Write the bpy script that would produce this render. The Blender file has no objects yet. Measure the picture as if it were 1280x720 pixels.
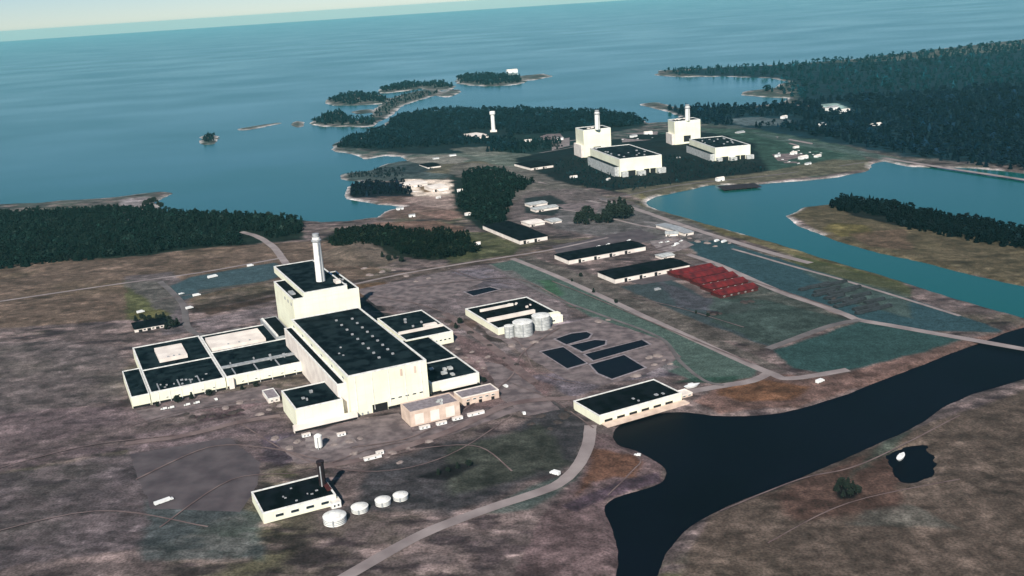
import bpy, math, random
import numpy as np
from mathutils import Matrix, Vector

random.seed(7); rng = np.random.default_rng(11)
scn = bpy.context.scene
col = scn.collection
R = math.radians

# ------------------------------------------------------------------ camera
HC = 340.0                                  # helicopter height in metres
F_PX, YH, SLOPE, PSI = 1285.0, -1.9, -0.065, 0.4275
phi = math.atan(SLOPE); th = math.atan((360-YH)*math.cos(phi)/F_PX)
hx = np.array([math.cos(phi), math.sin(phi), 0.])
up = np.array([math.sin(phi)*math.cos(th), -math.cos(phi)*math.cos(th), -math.sin(th)])
fw = np.cross(hx, up); fw = -fw if fw[2] < 0 else fw
W2C = np.array([hx, fw, up])                # rows: world axes in camera coordinates (x right, y down, z forward)
cam = bpy.data.objects.new('camera', bpy.data.cameras.new('camera')); col.objects.link(cam)
r_, u_, b_ = W2C[:, 0], -W2C[:, 1], -W2C[:, 2]
cam.matrix_world = Matrix(((r_[0], u_[0], b_[0], 0), (r_[1], u_[1], b_[1], 0), (r_[2], u_[2], b_[2], HC), (0, 0, 0, 1)))
cam.data.sensor_width = 36; cam.data.lens = F_PX/1280*36
cam.data.clip_start = 1; cam.data.clip_end = 120000
scn.camera = cam

# ------------------------------------------------------------------ world, sun, exposure
SUN_EL, SUN_AZ = 36.0, 192.0                # azimuth clockwise from +Y
w = bpy.data.worlds.new('World'); scn.world = w; w.use_nodes = True
nt = w.node_tree; bg = nt.nodes['Background']
sky = nt.nodes.new('ShaderNodeTexSky'); sky.sky_type = 'NISHITA'; sky.sun_disc = False
sky.sun_elevation = R(SUN_EL); sky.sun_rotation = R(SUN_AZ); sky.air_density = 0.8; sky.dust_density = 0.0; sky.ozone_density = 6.0
nt.links.new(sky.outputs[0], bg.inputs[0]); bg.inputs[1].default_value = 0.06
sl = bpy.data.lights.new('sun', 'SUN'); sl.energy = 5.0; sl.angle = R(.5); sl.color = (1, .94, .84)
so = bpy.data.objects.new('sun', sl); col.objects.link(so)
sd_ = Vector((math.sin(R(SUN_AZ))*math.cos(R(SUN_EL)), math.cos(R(SUN_AZ))*math.cos(R(SUN_EL)), math.sin(R(SUN_EL))))
so.rotation_euler = sd_.to_track_quat('Z', 'Y').to_euler()
so.location = (0, -50, 600)
vs = scn.view_settings; vs.view_transform = 'Standard'; vs.look = 'None'; vs.exposure = 0.5; vs.gamma = 1; vs.use_curve_mapping = False
scn.cycles.volume_bounces = 0; scn.cycles.max_bounces = 4

# ------------------------------------------------------------------ surveying: photo coordinates -> world metres
def P(x, y, z=0.):
    d = W2C @ np.array([x-640., y-360., F_PX]); t = (z-HC)/d[2]
    return np.array([d[0]*t, d[1]*t])
def proj(X, Y, Z):
    c = W2C.T @ np.array([X, Y, Z-HC]); return 640+F_PX*c[0]/c[2], 360+F_PX*c[1]/c[2]
def height(px, yb, yt):                     # height of a vertical edge standing at (px, yb) whose top is at yt
    a = P(px, yb); lo, hi = 0, 150
    for _ in range(40):
        m = (lo+hi)/2
        if proj(a[0], a[1], m)[1] > yt: lo = m
        else: hi = m
    return lo
def poly(pts, z=0.): return np.array([P(x, y, z) for x, y in pts])

# ------------------------------------------------------------------ mesh helpers
def tag(o, label=None, cat=None, group=None, kind=None):
    if label and len(label.replace(',', ' ').split()) > 15: print('LONG', label)
    if label: o['label'] = label
    if cat: o['category'] = cat
    if group: o['group'] = group
    if kind: o['kind'] = kind
    return o
class MB:
    def __init__(s): s.v = []; s.f = []; s.sm = False
    def box(s, x0, x1, y0, y1, z0, z1):
        n = len(s.v)
        s.v += [(x, y, z) for z in (z0, z1) for x, y in ((x0, y0), (x1, y0), (x1, y1), (x0, y1))]
        s.f += [tuple(n+i for i in q) for q in ((3, 2, 1, 0), (4, 5, 6, 7), (0, 1, 5, 4), (1, 2, 6, 5), (2, 3, 7, 6), (3, 0, 4, 7))]
        return s
    def frame(s, x0, x1, y0, y1, z0, z1, t):          # a rim of four butted boxes
        s.box(x0, x1, y0, y0+t, z0, z1).box(x0, x1, y1-t, y1, z0, z1)
        return s.box(x0, x0+t, y0+t, y1-t, z0, z1).box(x1-t, x1, y0+t, y1-t, z0, z1)
    def lathe(s, x, y, prof, n=20):
        b = len(s.v)
        for r, z in prof:
            s.v += [(x+r*math.cos(2*math.pi*i/n), y+r*math.sin(2*math.pi*i/n), z) for i in range(n)]
        for k in range(len(prof)-1):
            for i in range(n):
                j = (i+1) % n; s.f.append((b+k*n+i, b+k*n+j, b+(k+1)*n+j, b+(k+1)*n+i))
        s.f.append(tuple(b+(len(prof)-1)*n+i for i in range(n))); s.f.append(tuple(b+i for i in reversed(range(n))))
        s.sm = True; return s
    def prism(s, quad, x0, x1):                        # cross section in (y,z), extruded along x
        b = len(s.v); m = len(quad)
        s.v += [(x0, y, z) for y, z in quad] + [(x1, y, z) for y, z in quad]
        s.f += [tuple(b+i for i in reversed(range(m))), tuple(b+m+i for i in range(m))]
        for i in range(m): j = (i+1) % m; s.f.append((b+i, b+j, b+m+j, b+m+i))
        return s
    def build(s, name, mat, parent=None):
        me = bpy.data.meshes.new(name); me.from_pydata(s.v, [], s.f); me.materials.append(mat)
        me.validate(); o = bpy.data.objects.new(name, me); col.objects.link(o)
        if s.sm:
            me.polygons.foreach_set('use_smooth', [True]*len(me.polygons))
            try: me.set_sharp_from_angle(angle=R(40))
            except Exception: pass
        if parent: o.parent = parent
        return o
def empty(name, loc, rz=0):
    o = bpy.data.objects.new(name, None); col.objects.link(o); o.location = loc; o.rotation_euler = (0, 0, rz); o.empty_display_size = 2
    return o
def copy_tree(o, parent=None):
    c = o.copy(); col.objects.link(c); c.parent = parent
    for ch in list(o.children): copy_tree(ch, c)
    return c

# ------------------------------------------------------------------ materials
def mat(name, c, c2=None, scale=.1, rough=.8, detail=6, spec=.3, metal=0, bump=0, seams=None, coords='Object', contrast=(.35, .65)):
    m = bpy.data.materials.new(name); m.use_nodes = True; n = m.node_tree.nodes; l = m.node_tree.links
    b = n['Principled BSDF']; b.inputs['Roughness'].default_value = rough; b.inputs['Metallic'].default_value = metal
    b.inputs['Specular IOR Level'].default_value = spec
    b.inputs['Base Color'].default_value = (*c, 1)
    if c2 is None: c2 = tuple(v*.75 for v in c)
    tc = n.new('ShaderNodeTexCoord'); nz = n.new('ShaderNodeTexNoise'); nz.inputs['Scale'].default_value = scale; nz.inputs['Detail'].default_value = detail
    l.new(tc.outputs[coords], nz.inputs['Vector'])
    rp = n.new('ShaderNodeValToRGB'); rp.color_ramp.elements[0].position = contrast[0]; rp.color_ramp.elements[1].position = contrast[1]
    rp.color_ramp.elements[0].color = (*c2, 1); rp.color_ramp.elements[1].color = (*c, 1)
    l.new(nz.outputs['Fac'], rp.inputs[0]); out = rp.outputs[0]
    if seams:                                           # panel joints, seams = (period along, period up, darkness)
        sx = n.new('ShaderNodeSeparateXYZ'); l.new(tc.outputs['Object'], sx.inputs[0])
        ad = n.new('ShaderNodeMath'); ad.operation = 'ADD'; l.new(sx.outputs[0], ad.inputs[0]); l.new(sx.outputs[1], ad.inputs[1])
        ms = []
        for src, per in ((ad.outputs[0], seams[0]), (sx.outputs[2], seams[1])):
            d = n.new('ShaderNodeMath'); d.operation = 'DIVIDE'; d.inputs[1].default_value = per; l.new(src, d.inputs[0])
            f = n.new('ShaderNodeMath'); f.operation = 'FRACT'; l.new(d.outputs[0], f.inputs[0])
            g = n.new('ShaderNodeMath'); g.operation = 'LESS_THAN'; g.inputs[1].default_value = .5/per; l.new(f.outputs[0], g.inputs[0]); ms.append(g)
        mx = n.new('ShaderNodeMath'); mx.operation = 'MAXIMUM'; l.new(ms[0].outputs[0], mx.inputs[0]); l.new(ms[1].outputs[0], mx.inputs[1])
        mu = n.new('ShaderNodeMath'); mu.operation = 'MULTIPLY'; mu.inputs[1].default_value = seams[2]; l.new(mx.outputs[0], mu.inputs[0])
        mc = n.new('ShaderNodeMix'); mc.data_type = 'RGBA'; l.new(mu.outputs[0], mc.inputs['Factor']); l.new(out, mc.inputs['A'])
        mc.inputs['B'].default_value = (*[v*.4 for v in c], 1); out = mc.outputs['Result']
    l.new(out, b.inputs['Base Color'])
    if bump:
        bp = n.new('ShaderNodeBump'); bp.inputs['Strength'].default_value = bump; bp.inputs['Distance'].default_value = 1; l.new(nz.outputs['Fac'], bp.inputs['Height']); l.new(bp.outputs[0], b.inputs['Normal'])
    return m
M = dict(
    white=mat('cream_cladding', (.82, .82, .64), (.72, .70, .54), .05, .6, seams=(7, 9, .14)),
    pale=mat('pale_render', (.78, .71, .64), (.62, .55, .50), .08, .7),
    rim=mat('parapet_metal', (.78, .78, .74), (.55, .54, .52), .3, .5),
    pink=mat('pink_concrete', (.66, .52, .43), (.50, .38, .31), .15, .8, seams=(8, 50, .12)),
    roof=mat('dark_roof_felt', (.010, .018, .022), (.001, .003, .006), .09, .95, spec=.03, seams=(9, 500, .5), contrast=(.42, .58)),
    roof2=mat('black_roof_felt', (.005, .007, .010), (.001, .002, .003), .1, .95, spec=.03, seams=(8, 500, .5), contrast=(.42, .58)),
    grey=mat('grey_metal', (.34, .35, .36), (.20, .21, .22), .4, .5),
    tank=mat('tank_metal', (.50, .51, .50), (.30, .31, .30), .25, .5),
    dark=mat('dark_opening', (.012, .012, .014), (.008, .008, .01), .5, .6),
    glass=mat('window_glass', (.02, .03, .035), (.015, .02, .025), .5, .15, spec=.5),
    red=mat('red_sheet_roof', (.14, .012, .012), (.05, .006, .007), .15, .6),
    redwall=mat('dark_red_boards', (.07, .010, .010), (.04, .008, .008), .3, .8),
    pipe=mat('rusty_pipe', (.030, .038, .044), (.012, .015, .018), .3, .8),
    black=mat('sooty_steel', (.02, .010, .012), (.01, .006, .008), .4, .7),
    stack=mat('chimney_concrete', (.80, .79, .74), (.66, .65, .62), .06, .6),
    paint=mat('white_vehicle_paint', (.8, .8, .78), (.7, .7, .68), .3, .3, spec=.5),
    rubber=mat('tyre_rubber', (.02, .02, .02), None, 1, .8),
    basin=mat('basin_water', (.004, .004, .008), (.002, .002, .005), .1, .5, spec=.05),
    kerb=mat('basin_concrete', (.24, .21, .23), (.15, .13, .14), .3, .9),
    bark=mat('bark', (.08, .06, .045), None, 1, .9),
    leaf=mat('tree_foliage', (.012, .022, .013), (.004, .009, .007), .3, .9),
    road=mat('pale_gravel_road', (.27, .23, .225), (.17, .14, .14), .04, .95),
    road2=mat('grey_asphalt_road', (.135, .12, .12), (.08, .07, .072), .05, .9),
    track=mat('brown_dirt_track', (.17, .125, .12), (.09, .06, .06), .06, .95),
)

# ------------------------------------------------------------------ numpy noise and distances
def vnoise(x, y, seed=0):
    xi = np.floor(x).astype(np.int64); yi = np.floor(y).astype(np.int64); fx = x-xi; fy = y-yi
    fx = fx*fx*(3-2*fx); fy = fy*fy*(3-2*fy)
    def h(a, b):
        n = (a*374761393+b*668265263+seed*982451653) & 0xffffffff
        n = ((n ^ (n >> 13))*1274126177) & 0xffffffff
        return ((n ^ (n >> 16)) & 0xffff)/65535.
    return (h(xi, yi)*(1-fx)+h(xi+1, yi)*fx)*(1-fy)+(h(xi, yi+1)*(1-fx)+h(xi+1, yi+1)*fx)*fy
def fbm(x, y, s, seed=0, o=4):
    t = 0; a = .5; tot = 0
    for k in range(o):
        t = t+a*vnoise(x/s, y/s, seed+k*17); tot += a; a *= .55; s /= 2.03
    return t/tot
def sdist(X, Y, pl):                                    # positive inside
    d2 = np.full(X.shape, 1e18); ins = np.zeros(X.shape, bool); n = len(pl)
    for i in range(n):
        ax, ay = pl[i]; bx, by = pl[(i+1) % n]; ex, ey = bx-ax, by-ay; L = ex*ex+ey*ey+1e-9
        t = np.clip(((X-ax)*ex+(Y-ay)*ey)/L, 0, 1)
        d2 = np.minimum(d2, (X-ax-t*ex)**2+(Y-ay-t*ey)**2)
        c = ((ay > Y) != (by > Y)) & (X < (bx-ax)*(Y-ay)/((by-ay) if abs(by-ay) > 1e-9 else 1e-9)+ax)
        ins ^= c
    return np.where(ins, 1, -1)*np.sqrt(d2)

# ------------------------------------------------------------------ coastline, in photo coordinates
MAIN = [(-500, 300), (-300, 275), (0, 255), (100, 249), (157, 244), (205, 238), (217, 240), (192, 252), (205, 262), (240, 266), (300, 268), (370, 273), (400, 277),
        (430, 276), (470, 271), (482, 263), (505, 258), (470, 254), (436, 248), (430, 243), (432, 233), (460, 229), (428, 223), (430, 216), (462, 212), (480, 205), (510, 200),
        (500, 195), (482, 194), (458, 198), (450, 195), (440, 191), (415, 188), (415, 181), (432, 172), (455, 168), (478, 160), (487, 149), (510, 140), (560, 137), (610, 138), (660, 138), (700, 138), (750, 139), (790, 145),
        (812, 153), (835, 152), (848, 146), (838, 139), (815, 134), (800, 129), (822, 127), (845, 134), (870, 135), (900, 133), (940, 132), (980, 127), (985, 122), (955, 121), (922, 118),
        (932, 113), (965, 110), (975, 105), (985, 102), (960, 97), (900, 95), (850, 96), (820, 93), (825, 88), (880, 85), (950, 82), (1000, 79), (1060, 74), (1130, 66), (1250, 52), (1500, 25),
        (2300, 40), (2400, 400), (1800, 900), (640, 1300), (-600, 900)]
ISL = [[(408, 126), (425, 119), (455, 117), (485, 121), (484, 128), (450, 131), (415, 131)],
       [(472, 112), (495, 106), (530, 103), (534, 108), (500, 114), (478, 116)],
       [(530, 105), (545, 102), (566, 106), (560, 112), (530, 111)],
       [(568, 99), (590, 94), (620, 93), (650, 96), (655, 103), (620, 107), (580, 105)],
       [(645, 96), (680, 92), (686, 96), (660, 100)],
       [(478, 128), (500, 119), (525, 113), (545, 112), (552, 116), (530, 123), (508, 130), (494, 139), (484, 147), (462, 154), (462, 146)],
       [(548, 118), (560, 112), (575, 112), (570, 118), (556, 121)], [(440, 139), (462, 136), (468, 139), (448, 142)],
       [(390, 151), (412, 141), (425, 139), (440, 147), (470, 149), (468, 157), (430, 158), (395, 156)],
       [(366, 152), (378, 151), (380, 157), (368, 158)],
       [(250, 172), (258, 168), (270, 169), (271, 178), (254, 179)],
       [(296, 161), (330, 155), (352, 153), (330, 158), (310, 162)]]
LAGOON = [(2100, 330), (1500, 245), (1250, 212), (1160, 208), (1132, 207), (1105, 200), (1090, 205), (1085, 211), (1070, 215), (1030, 222), (950, 229), (890, 231), (850, 238), (822, 244), (808, 250), (815, 258), (840, 266), (870, 275),
          (920, 288), (1000, 312), (1060, 330), (1130, 351), (1300, 402), (1700, 500)]
SPIT = [(980, 269), (1010, 258), (1038, 255), (1052, 245), (1080, 247), (1130, 258), (1300, 290), (1500, 330), (1500, 400), (1250, 350), (1130, 321), (1095, 313), (1050, 301), (1000, 281)]
CANAL = [(770, 534), (800, 519), (850, 513), (900, 518), (960, 516), (1000, 508), (1060, 490), (1130, 463), (1300, 400), (1700, 250+180), (1700, 480), (1300, 466), (1130, 538), (1010, 590), (885, 641), (830, 690), (800, 780), (760, 780),
         (775, 700), (765, 655), (757, 636), (770, 621), (820, 605), (834, 592), (826, 578), (800, 563), (773, 553)]
CANAL = [(x, y) for x, y in CANAL if x < 1400] 
i_ = CANAL.index((1300, 400)); CANAL[i_+1:i_+1] = [(1700, 260), (1900, 340)]
HOLE = [(1042, 612), (1055, 603), (1070, 606), (1076, 616), (1068, 625), (1048, 624)]
NOTCH = [(1113, 572), (1130, 560), (1160, 556), (1165, 590), (1135, 602), (1118, 590)]
WSEA = -2.0
def rounded(p, k=4):
    n = len(p); out = []
    for i in range(n):
        a, b, c, d = p[i-1], p[i], p[(i+1) % n], p[(i+2) % n]
        for t in np.arange(0, 1, 1/k): out.append(.5*((2*b)+(-a+c)*t+(2*a-5*b+4*c-d)*t*t+(-a+3*b-3*c+d)*t**3))
    return np.array(out)
def grown(p, g):
    t = np.roll(p, -1, 0)-np.roll(p, 1, 0); t /= np.linalg.norm(t, axis=1)[:, None]+1e-9; n = np.stack([t[:, 1], -t[:, 0]], 1)
    area = np.sum(p[:, 0]*np.roll(p[:, 1], -1)-p[:, 1]*np.roll(p[:, 0], -1)); return p+n*g*(1 if area > 0 else -1)
main_w, lag_w, spit_w, can_w = poly(MAIN), rounded(poly(LAGOON), 3), poly(SPIT), rounded(poly(CANAL), 4)
isl_w = [rounded(poly(p), 3) for p in ISL]; hole_w, notch_w = poly(HOLE), rounded(poly(NOTCH))
def land_sd(X, Y):
    r = np.hypot(X, Y); a = np.clip(r*.004, 2, 25)
    wx = X+(fbm(X, Y, 60, 3)-.5)*2*a+(fbm(X, Y, 9, 5)-.5)*3; wy = Y+(fbm(X, Y, 60, 9)-.5)*3*a
    s = sdist(wx, wy, main_w)
    s = np.minimum(s, np.maximum(-sdist(wx, wy, lag_w), sdist(wx, wy, spit_w)))
    s = np.minimum(s, -sdist(X+(wx-X)*.6, Y+(wy-Y)*.6, can_w))
    for p in isl_w:
        b0, b1 = p.min(0)-300, p.max(0)+300; m = (X > b0[0]) & (X < b1[0]) & (Y > b0[1]) & (Y < b1[1])
        if m.any(): s[m] = np.maximum(s[m], sdist(wx[m], wy[m], p))
    for p in (notch_w,):
        m = (np.hypot(X-p.mean(0)[0], Y-p.mean(0)[1]) < 120)
        if m.any(): s[m] = np.minimum(s[m], -sdist(wx[m]+(fbm(X[m], Y[m], 12, 7)-.5)*14, wy[m], p))
    return s

# ------------------------------------------------------------------ ground colours: (outline, display colour, feather m, strength)
def c8(r, g, b): return np.array([((v/255)/12.92 if v/255 <= .04045 else ((v/255+.055)/1.055)**2.4) for v in (r, g, b)])
TEAL = (58, 74, 84)
ZONES = [
    # beyond the site
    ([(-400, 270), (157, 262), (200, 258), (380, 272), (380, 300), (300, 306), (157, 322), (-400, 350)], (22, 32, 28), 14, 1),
    ([(150, 250), (185, 246), (188, 285), (160, 292), (150, 270)], (150, 135, 140), 10, .8),
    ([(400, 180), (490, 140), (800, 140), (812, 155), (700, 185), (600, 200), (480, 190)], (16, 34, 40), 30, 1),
    ([(430, 208), (520, 196), (560, 200), (590, 210), (560, 222), (520, 226), (430, 226)], (62, 72, 78), 18, .9),
    ([(500, 196), (620, 190), (700, 196), (720, 205), (640, 215), (585, 212), (520, 205)], (92, 100, 92), 18, .9),
    ([(548, 206), (600, 203), (640, 212), (640, 218), (560, 218), (530, 215)], (100, 92, 76), 10, .8),
    ([(425, 230), (515, 226), (520, 246), (430, 248)], (14, 22, 34), 12, 1),
    ([(505, 224), (575, 225), (578, 240), (585, 256), (560, 262), (540, 256), (515, 246)], (222, 205, 190), 8, 1),
    ([(520, 232), (545, 230), (556, 238), (530, 241)], (96, 74, 48), 5, .9),
    ([(500, 247), (580, 246), (592, 256), (560, 262), (520, 256)], (205, 185, 178), 7, .9),
    ([(520, 266), (560, 262), (590, 268), (560, 276)], (150, 120, 110), 8, .8),
    ([(470, 246), (590, 244), (600, 262), (560, 275), (480, 272)], (104, 84, 78), 14, .7),
    ([(560, 214), (620, 210), (668, 230), (640, 240), (628, 262), (640, 285), (600, 288), (570, 262)], (20, 32, 30), 12, 1),
    ([(570, 205), (650, 208), (760, 246), (820, 258), (820, 272), (700, 262), (640, 248), (560, 216)], (96, 92, 88), 10, .8),
    ([(660, 240), (720, 236), (800, 256), (830, 280), (780, 300), (700, 292), (640, 280), (640, 256)], (98, 88, 88), 15, .8),
    ([(655, 248), (690, 244), (715, 258), (690, 270), (655, 266)], (24, 36, 40), 6, .9),
    # the two far blocks
    ([(500, 198), (560, 194), (590, 200), (570, 206), (520, 206)], (128, 122, 116), 8, .7),
    ([(462, 212), (520, 206), (540, 212), (520, 218), (470, 219)], (40, 50, 58), 8, .8),
    ([(560, 186), (612, 184), (640, 192), (600, 198)], (112, 112, 104), 8, .6),
    ([(610, 172), (700, 168), (712, 180), (700, 196), (620, 190)], (20, 40, 42), 12, .9),
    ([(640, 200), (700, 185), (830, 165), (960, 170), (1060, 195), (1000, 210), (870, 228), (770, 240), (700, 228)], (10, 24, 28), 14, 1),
    ([(815, 168), (870, 160), (1000, 165), (1075, 190), (1090, 206), (1020, 222), (960, 212), (940, 180), (880, 165)], (52, 74, 70), 12, .8),
    ([(770, 238), (870, 226), (960, 214), (1040, 200), (1088, 200), (1085, 212), (950, 228), (850, 240), (810, 252)], (92, 88, 74), 8, .9),
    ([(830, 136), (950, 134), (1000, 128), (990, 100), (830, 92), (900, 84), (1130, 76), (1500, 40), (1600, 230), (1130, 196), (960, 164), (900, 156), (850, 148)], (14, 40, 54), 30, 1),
    ([(1025, 131), (1050, 130), (1068, 138), (1045, 143)], (150, 175, 170), 10, .9),
    ([(905, 150), (945, 146), (990, 150), (1000, 156), (930, 158)], (84, 96, 100), 10, .9),
    ([(940, 166), (1000, 174), (1140, 202), (1140, 206), (1000, 182), (950, 172)], (70, 84, 86), 8, .9),
    # spit in the lagoon
    ([(980, 262), (1040, 250), (1130, 262), (1500, 330), (1500, 400), (1130, 325), (1050, 306)], (82, 74, 56), 10, .9),
    ([(1040, 278), (1085, 282), (1095, 292), (1050, 296), (1030, 286)], (92, 84, 44), 8, .6),
    ([(1060, 292), (1130, 286), (1140, 312), (1085, 308)], (98, 80, 68), 8, .7),
    ([(1035, 250), (1060, 240), (1140, 255), (1400, 300), (1400, 320), (1130, 284), (1060, 268)], (12, 20, 24), 8, .95),
    # shore of the lagoon
    ([(800, 240), (830, 262), (1000, 308), (1130, 345), (1130, 356), (1000, 322), (870, 282), (800, 266)], (92, 86, 58), 6, .8),
    ([(990, 318), (1060, 334), (1140, 358), (1140, 372), (1050, 350), (990, 330)], (62, 68, 44), 6, .8),
    ([(700, 262), (800, 256), (880, 282), (900, 300), (820, 305), (760, 296), (690, 286)], (92, 90, 92), 12, .7),
    # north west of the site
    ([(-300, 330), (157, 322), (300, 306), (420, 300), (480, 340), (400, 360), (340, 350), (157, 400), (-300, 430)], (98, 82, 70), 12, .8),
    ([(157, 350), (210, 352), (225, 372), (215, 400), (157, 400)], (74, 78, 52), 8, .8),
    ([(157, 345), (215, 340), (240, 360), (230, 400), (250, 412), (205, 420), (190, 380), (157, 358)], (92, 82, 90), 8, .7),
    ([(212, 358), (240, 346), (345, 328), (352, 345), (330, 352), (262, 366), (225, 376)], (60, 76, 88), 5, 1),
    ([(250, 362), (345, 350), (350, 362), (330, 372), (240, 388)], (88, 78, 66), 6, .6),
    ([(235, 384), (340, 363), (345, 367), (240, 392)], (44, 36, 32), 3, .8),
    ([(400, 318), (440, 304), (482, 312), (500, 322), (480, 334), (420, 334)], (104, 92, 82), 8, .8),
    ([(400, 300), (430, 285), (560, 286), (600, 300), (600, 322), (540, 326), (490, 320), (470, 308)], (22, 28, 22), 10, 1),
    ([(470, 288), (470, 278), (540, 276), (580, 284), (580, 296)], (110, 84, 72), 6, .7),
    ([(560, 290), (610, 290), (650, 308), (640, 318), (560, 330)], (72, 74, 52), 8, .8),
    # centre
    ([(450, 355), (560, 333), (640, 330), (720, 400), (640, 460), (560, 430), (500, 390)], (108, 92, 96), 12, .8),
    ([(560, 340), (610, 335), (680, 362), (600, 360)], (96, 88, 104), 8, .6),
    ([(445, 356), (480, 352), (500, 362), (480, 376), (450, 372)], (96, 70, 46), 8, .8),
    ([(560, 410), (640, 445), (700, 470), (680, 500), (600, 470)], (110, 90, 90), 10, .8),
    ([(625, 420), (700, 402), (760, 408), (700, 470), (660, 460)], (100, 88, 84), 8, .7),
    ([(660, 470), (760, 460), (830, 440), (850, 470), (760, 478), (720, 498)], (88, 80, 96), 8, .7),
    ([(612, 330), (652, 323), (720, 356), (800, 396), (880, 432), (948, 460), (938, 474), (870, 478), (830, 462), (810, 440), (740, 396), (680, 366)], (74, 88, 88), 4, 1),
    ([(672, 350), (690, 350), (705, 368), (690, 372)], (52, 88, 62), 8, .6),
    ([(660, 318), (720, 340), (820, 386), (980, 462), (962, 462), (800, 392), (650, 325)], (88, 82, 78), 5, .9),
    ([(720, 335), (770, 352), (860, 395), (980, 440), (960, 436), (880, 420), (790, 385)], (84, 78, 74), 6, .8),
    ([(775, 358), (838, 348), (880, 372), (960, 375), (1060, 400), (960, 434), (860, 396)], (58, 66, 74), 5, 1),
    ([(820, 350), (880, 372), (960, 382), (920, 392), (850, 385)], (78, 70, 84), 8, .6),
    ([(886, 345), (960, 360), (1060, 398), (960, 432), (890, 402)], (54, 66, 64), 8, .7),
    ([(855, 302), (900, 300), (1010, 335), (1130, 370), (1260, 415), (1130, 412), (1070, 398), (960, 358), (880, 326)], (46, 68, 80), 5, 1),
    ([(1000, 335), (1140, 368), (1140, 398), (1070, 380)], (72, 80, 78), 8, .6),
    ([(965, 438), (1075, 402), (1130, 410), (1330, 440), (1250, 440), (1130, 446), (1040, 468), (990, 460)], (44, 66, 70), 5, 1),
    ([(870, 500), (905, 478), (970, 468), (1040, 470), (1130, 446), (1300, 400), (1300, 420), (1130, 465), (1000, 508), (900, 516)], (102, 80, 74), 6, .9),
    ([(905, 482), (960, 476), (1010, 482), (990, 500), (930, 502), (895, 495)], (98, 68, 48), 8, .85),
    ([(840, 478), (920, 480), (925, 470), (870, 472)], (36, 62, 56), 4, .8),
    # loose dirt, ruts, pale spoil and one painted shadow about the yard
    ([(165, 545), (230, 532), (290, 524), (296, 531), (240, 541), (180, 556)], (150, 122, 124), 6, .8),
    ([(160, 556), (240, 546), (330, 526), (340, 532), (250, 556), (160, 570)], (134, 108, 114), 6, .7),
    ([(250, 505), (310, 497), (330, 505), (300, 516), (255, 514)], (124, 96, 94), 8, .7),
    ([(340, 548), (366, 545), (372, 556), (350, 560)], (140, 126, 140), 4, .8),
    ([(405, 545), (440, 543), (440, 558), (412, 562)], (128, 116, 120), 4, .7),
    ([(408, 552), (425, 550), (424, 560), (410, 562)], (46, 42, 42), 3, .8),
    ([(585, 442), (610, 448), (630, 466), (610, 470)], (140, 122, 122), 5, .7),
    ([(645, 396), (690, 408), (680, 420), (640, 428), (610, 420)], (116, 104, 74), 8, .7),
    ([(590, 404), (640, 424), (650, 430), (610, 425)], (42, 34, 34), 4, .8),
    ([(600, 340), (640, 338), (700, 372), (720, 392), (690, 386)], (118, 100, 104), 6, .6),
    ([(660, 412), (700, 402), (750, 396), (752, 404), (700, 412), (670, 424)], (130, 112, 122), 4, .8),
    ([(790, 464), (830, 452), (850, 458), (820, 470)], (128, 112, 118), 4, .8),
    ([(800, 446), (815, 440), (830, 446), (812, 452)], (140, 130, 138), 3, .8),
    ([(560, 395), (600, 402), (590, 412), (560, 408)], (64, 46, 38), 5, .7),
    ([(455, 380), (470, 376), (492, 395), (480, 398)], (30, 28, 30), 3, .8),  # shadow behind the right of the hall, painted into the ground
    ([(250, 388), (345, 370), (348, 374), (260, 394)], (58, 44, 34), 3, .8),
    ([(240, 400), (340, 382), (345, 396), (260, 416)], (124, 106, 112), 8, .6),
    ([(160, 392), (200, 386), (215, 392), (205, 398), (165, 400)], (90, 88, 52), 4, .8),
    ([(440, 350), (640, 318), (690, 308), (690, 314), (560, 338), (450, 360)], (78, 64, 48), 4, .5),
    ([(455, 588), (500, 578), (508, 590), (470, 600)], (46, 40, 50), 8, .7),
    ([(520, 520), (640, 492), (650, 500), (540, 532)], (122, 100, 100), 7, .6),
    # foreground
    ([(-300, 520), (157, 508), (330, 480), (360, 540), (330, 580), (157, 560), (-300, 640)], (104, 82, 88), 12, .7),
    ([(-300, 640), (157, 566), (290, 548), (320, 590), (300, 640), (200, 680), (-300, 760)], (82, 70, 76), 10, .8),
    ([(240, 520), (300, 512), (310, 518), (250, 528)], (56, 32, 44), 4, .7),
    ([(330, 545), (370, 540), (380, 570), (350, 585), (325, 575)], (72, 58, 76), 8, .7),
    ([(400, 560), (560, 520), (640, 500), (640, 515), (520, 552), (430, 580)], (108, 90, 94), 8, .8),
    ([(470, 585), (560, 550), (640, 540), (690, 500), (740, 535), (725, 575), (640, 615), (560, 640), (430, 640)], (58, 56, 62), 14, .9),
    ([(560, 560), (680, 530), (710, 580), (640, 605), (560, 620)], (56, 60, 52), 14, .6),
    ([(520, 596), (560, 582), (600, 580), (560, 600)], (18, 16, 24), 6, .9),
    ([(600, 640), (660, 610), (720, 590), (735, 560), (720, 600), (660, 640)], (64, 78, 80), 6, .7),
    ([(180, 625), (250, 625), (330, 640), (330, 700), (180, 700)], (56, 66, 72), 10, .7),
    ([(735, 540), (772, 545), (830, 580), (830, 600), (760, 622), (765, 645), (800, 720), (640, 720), (680, 640), (725, 600)], (100, 74, 76), 6, .9),
    ([(740, 560), (800, 572), (800, 596), (740, 602), (720, 620), (735, 580)], (88, 60, 44), 8, .8),
    ([(700, 632), (770, 603), (825, 590), (828, 600), (770, 618), (720, 640)], (66, 48, 66), 4, .8),
    ([(885, 641), (1010, 590), (1130, 538), (1400, 450), (1500, 800), (820, 800)], (82, 71, 64), 6, .95),
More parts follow.
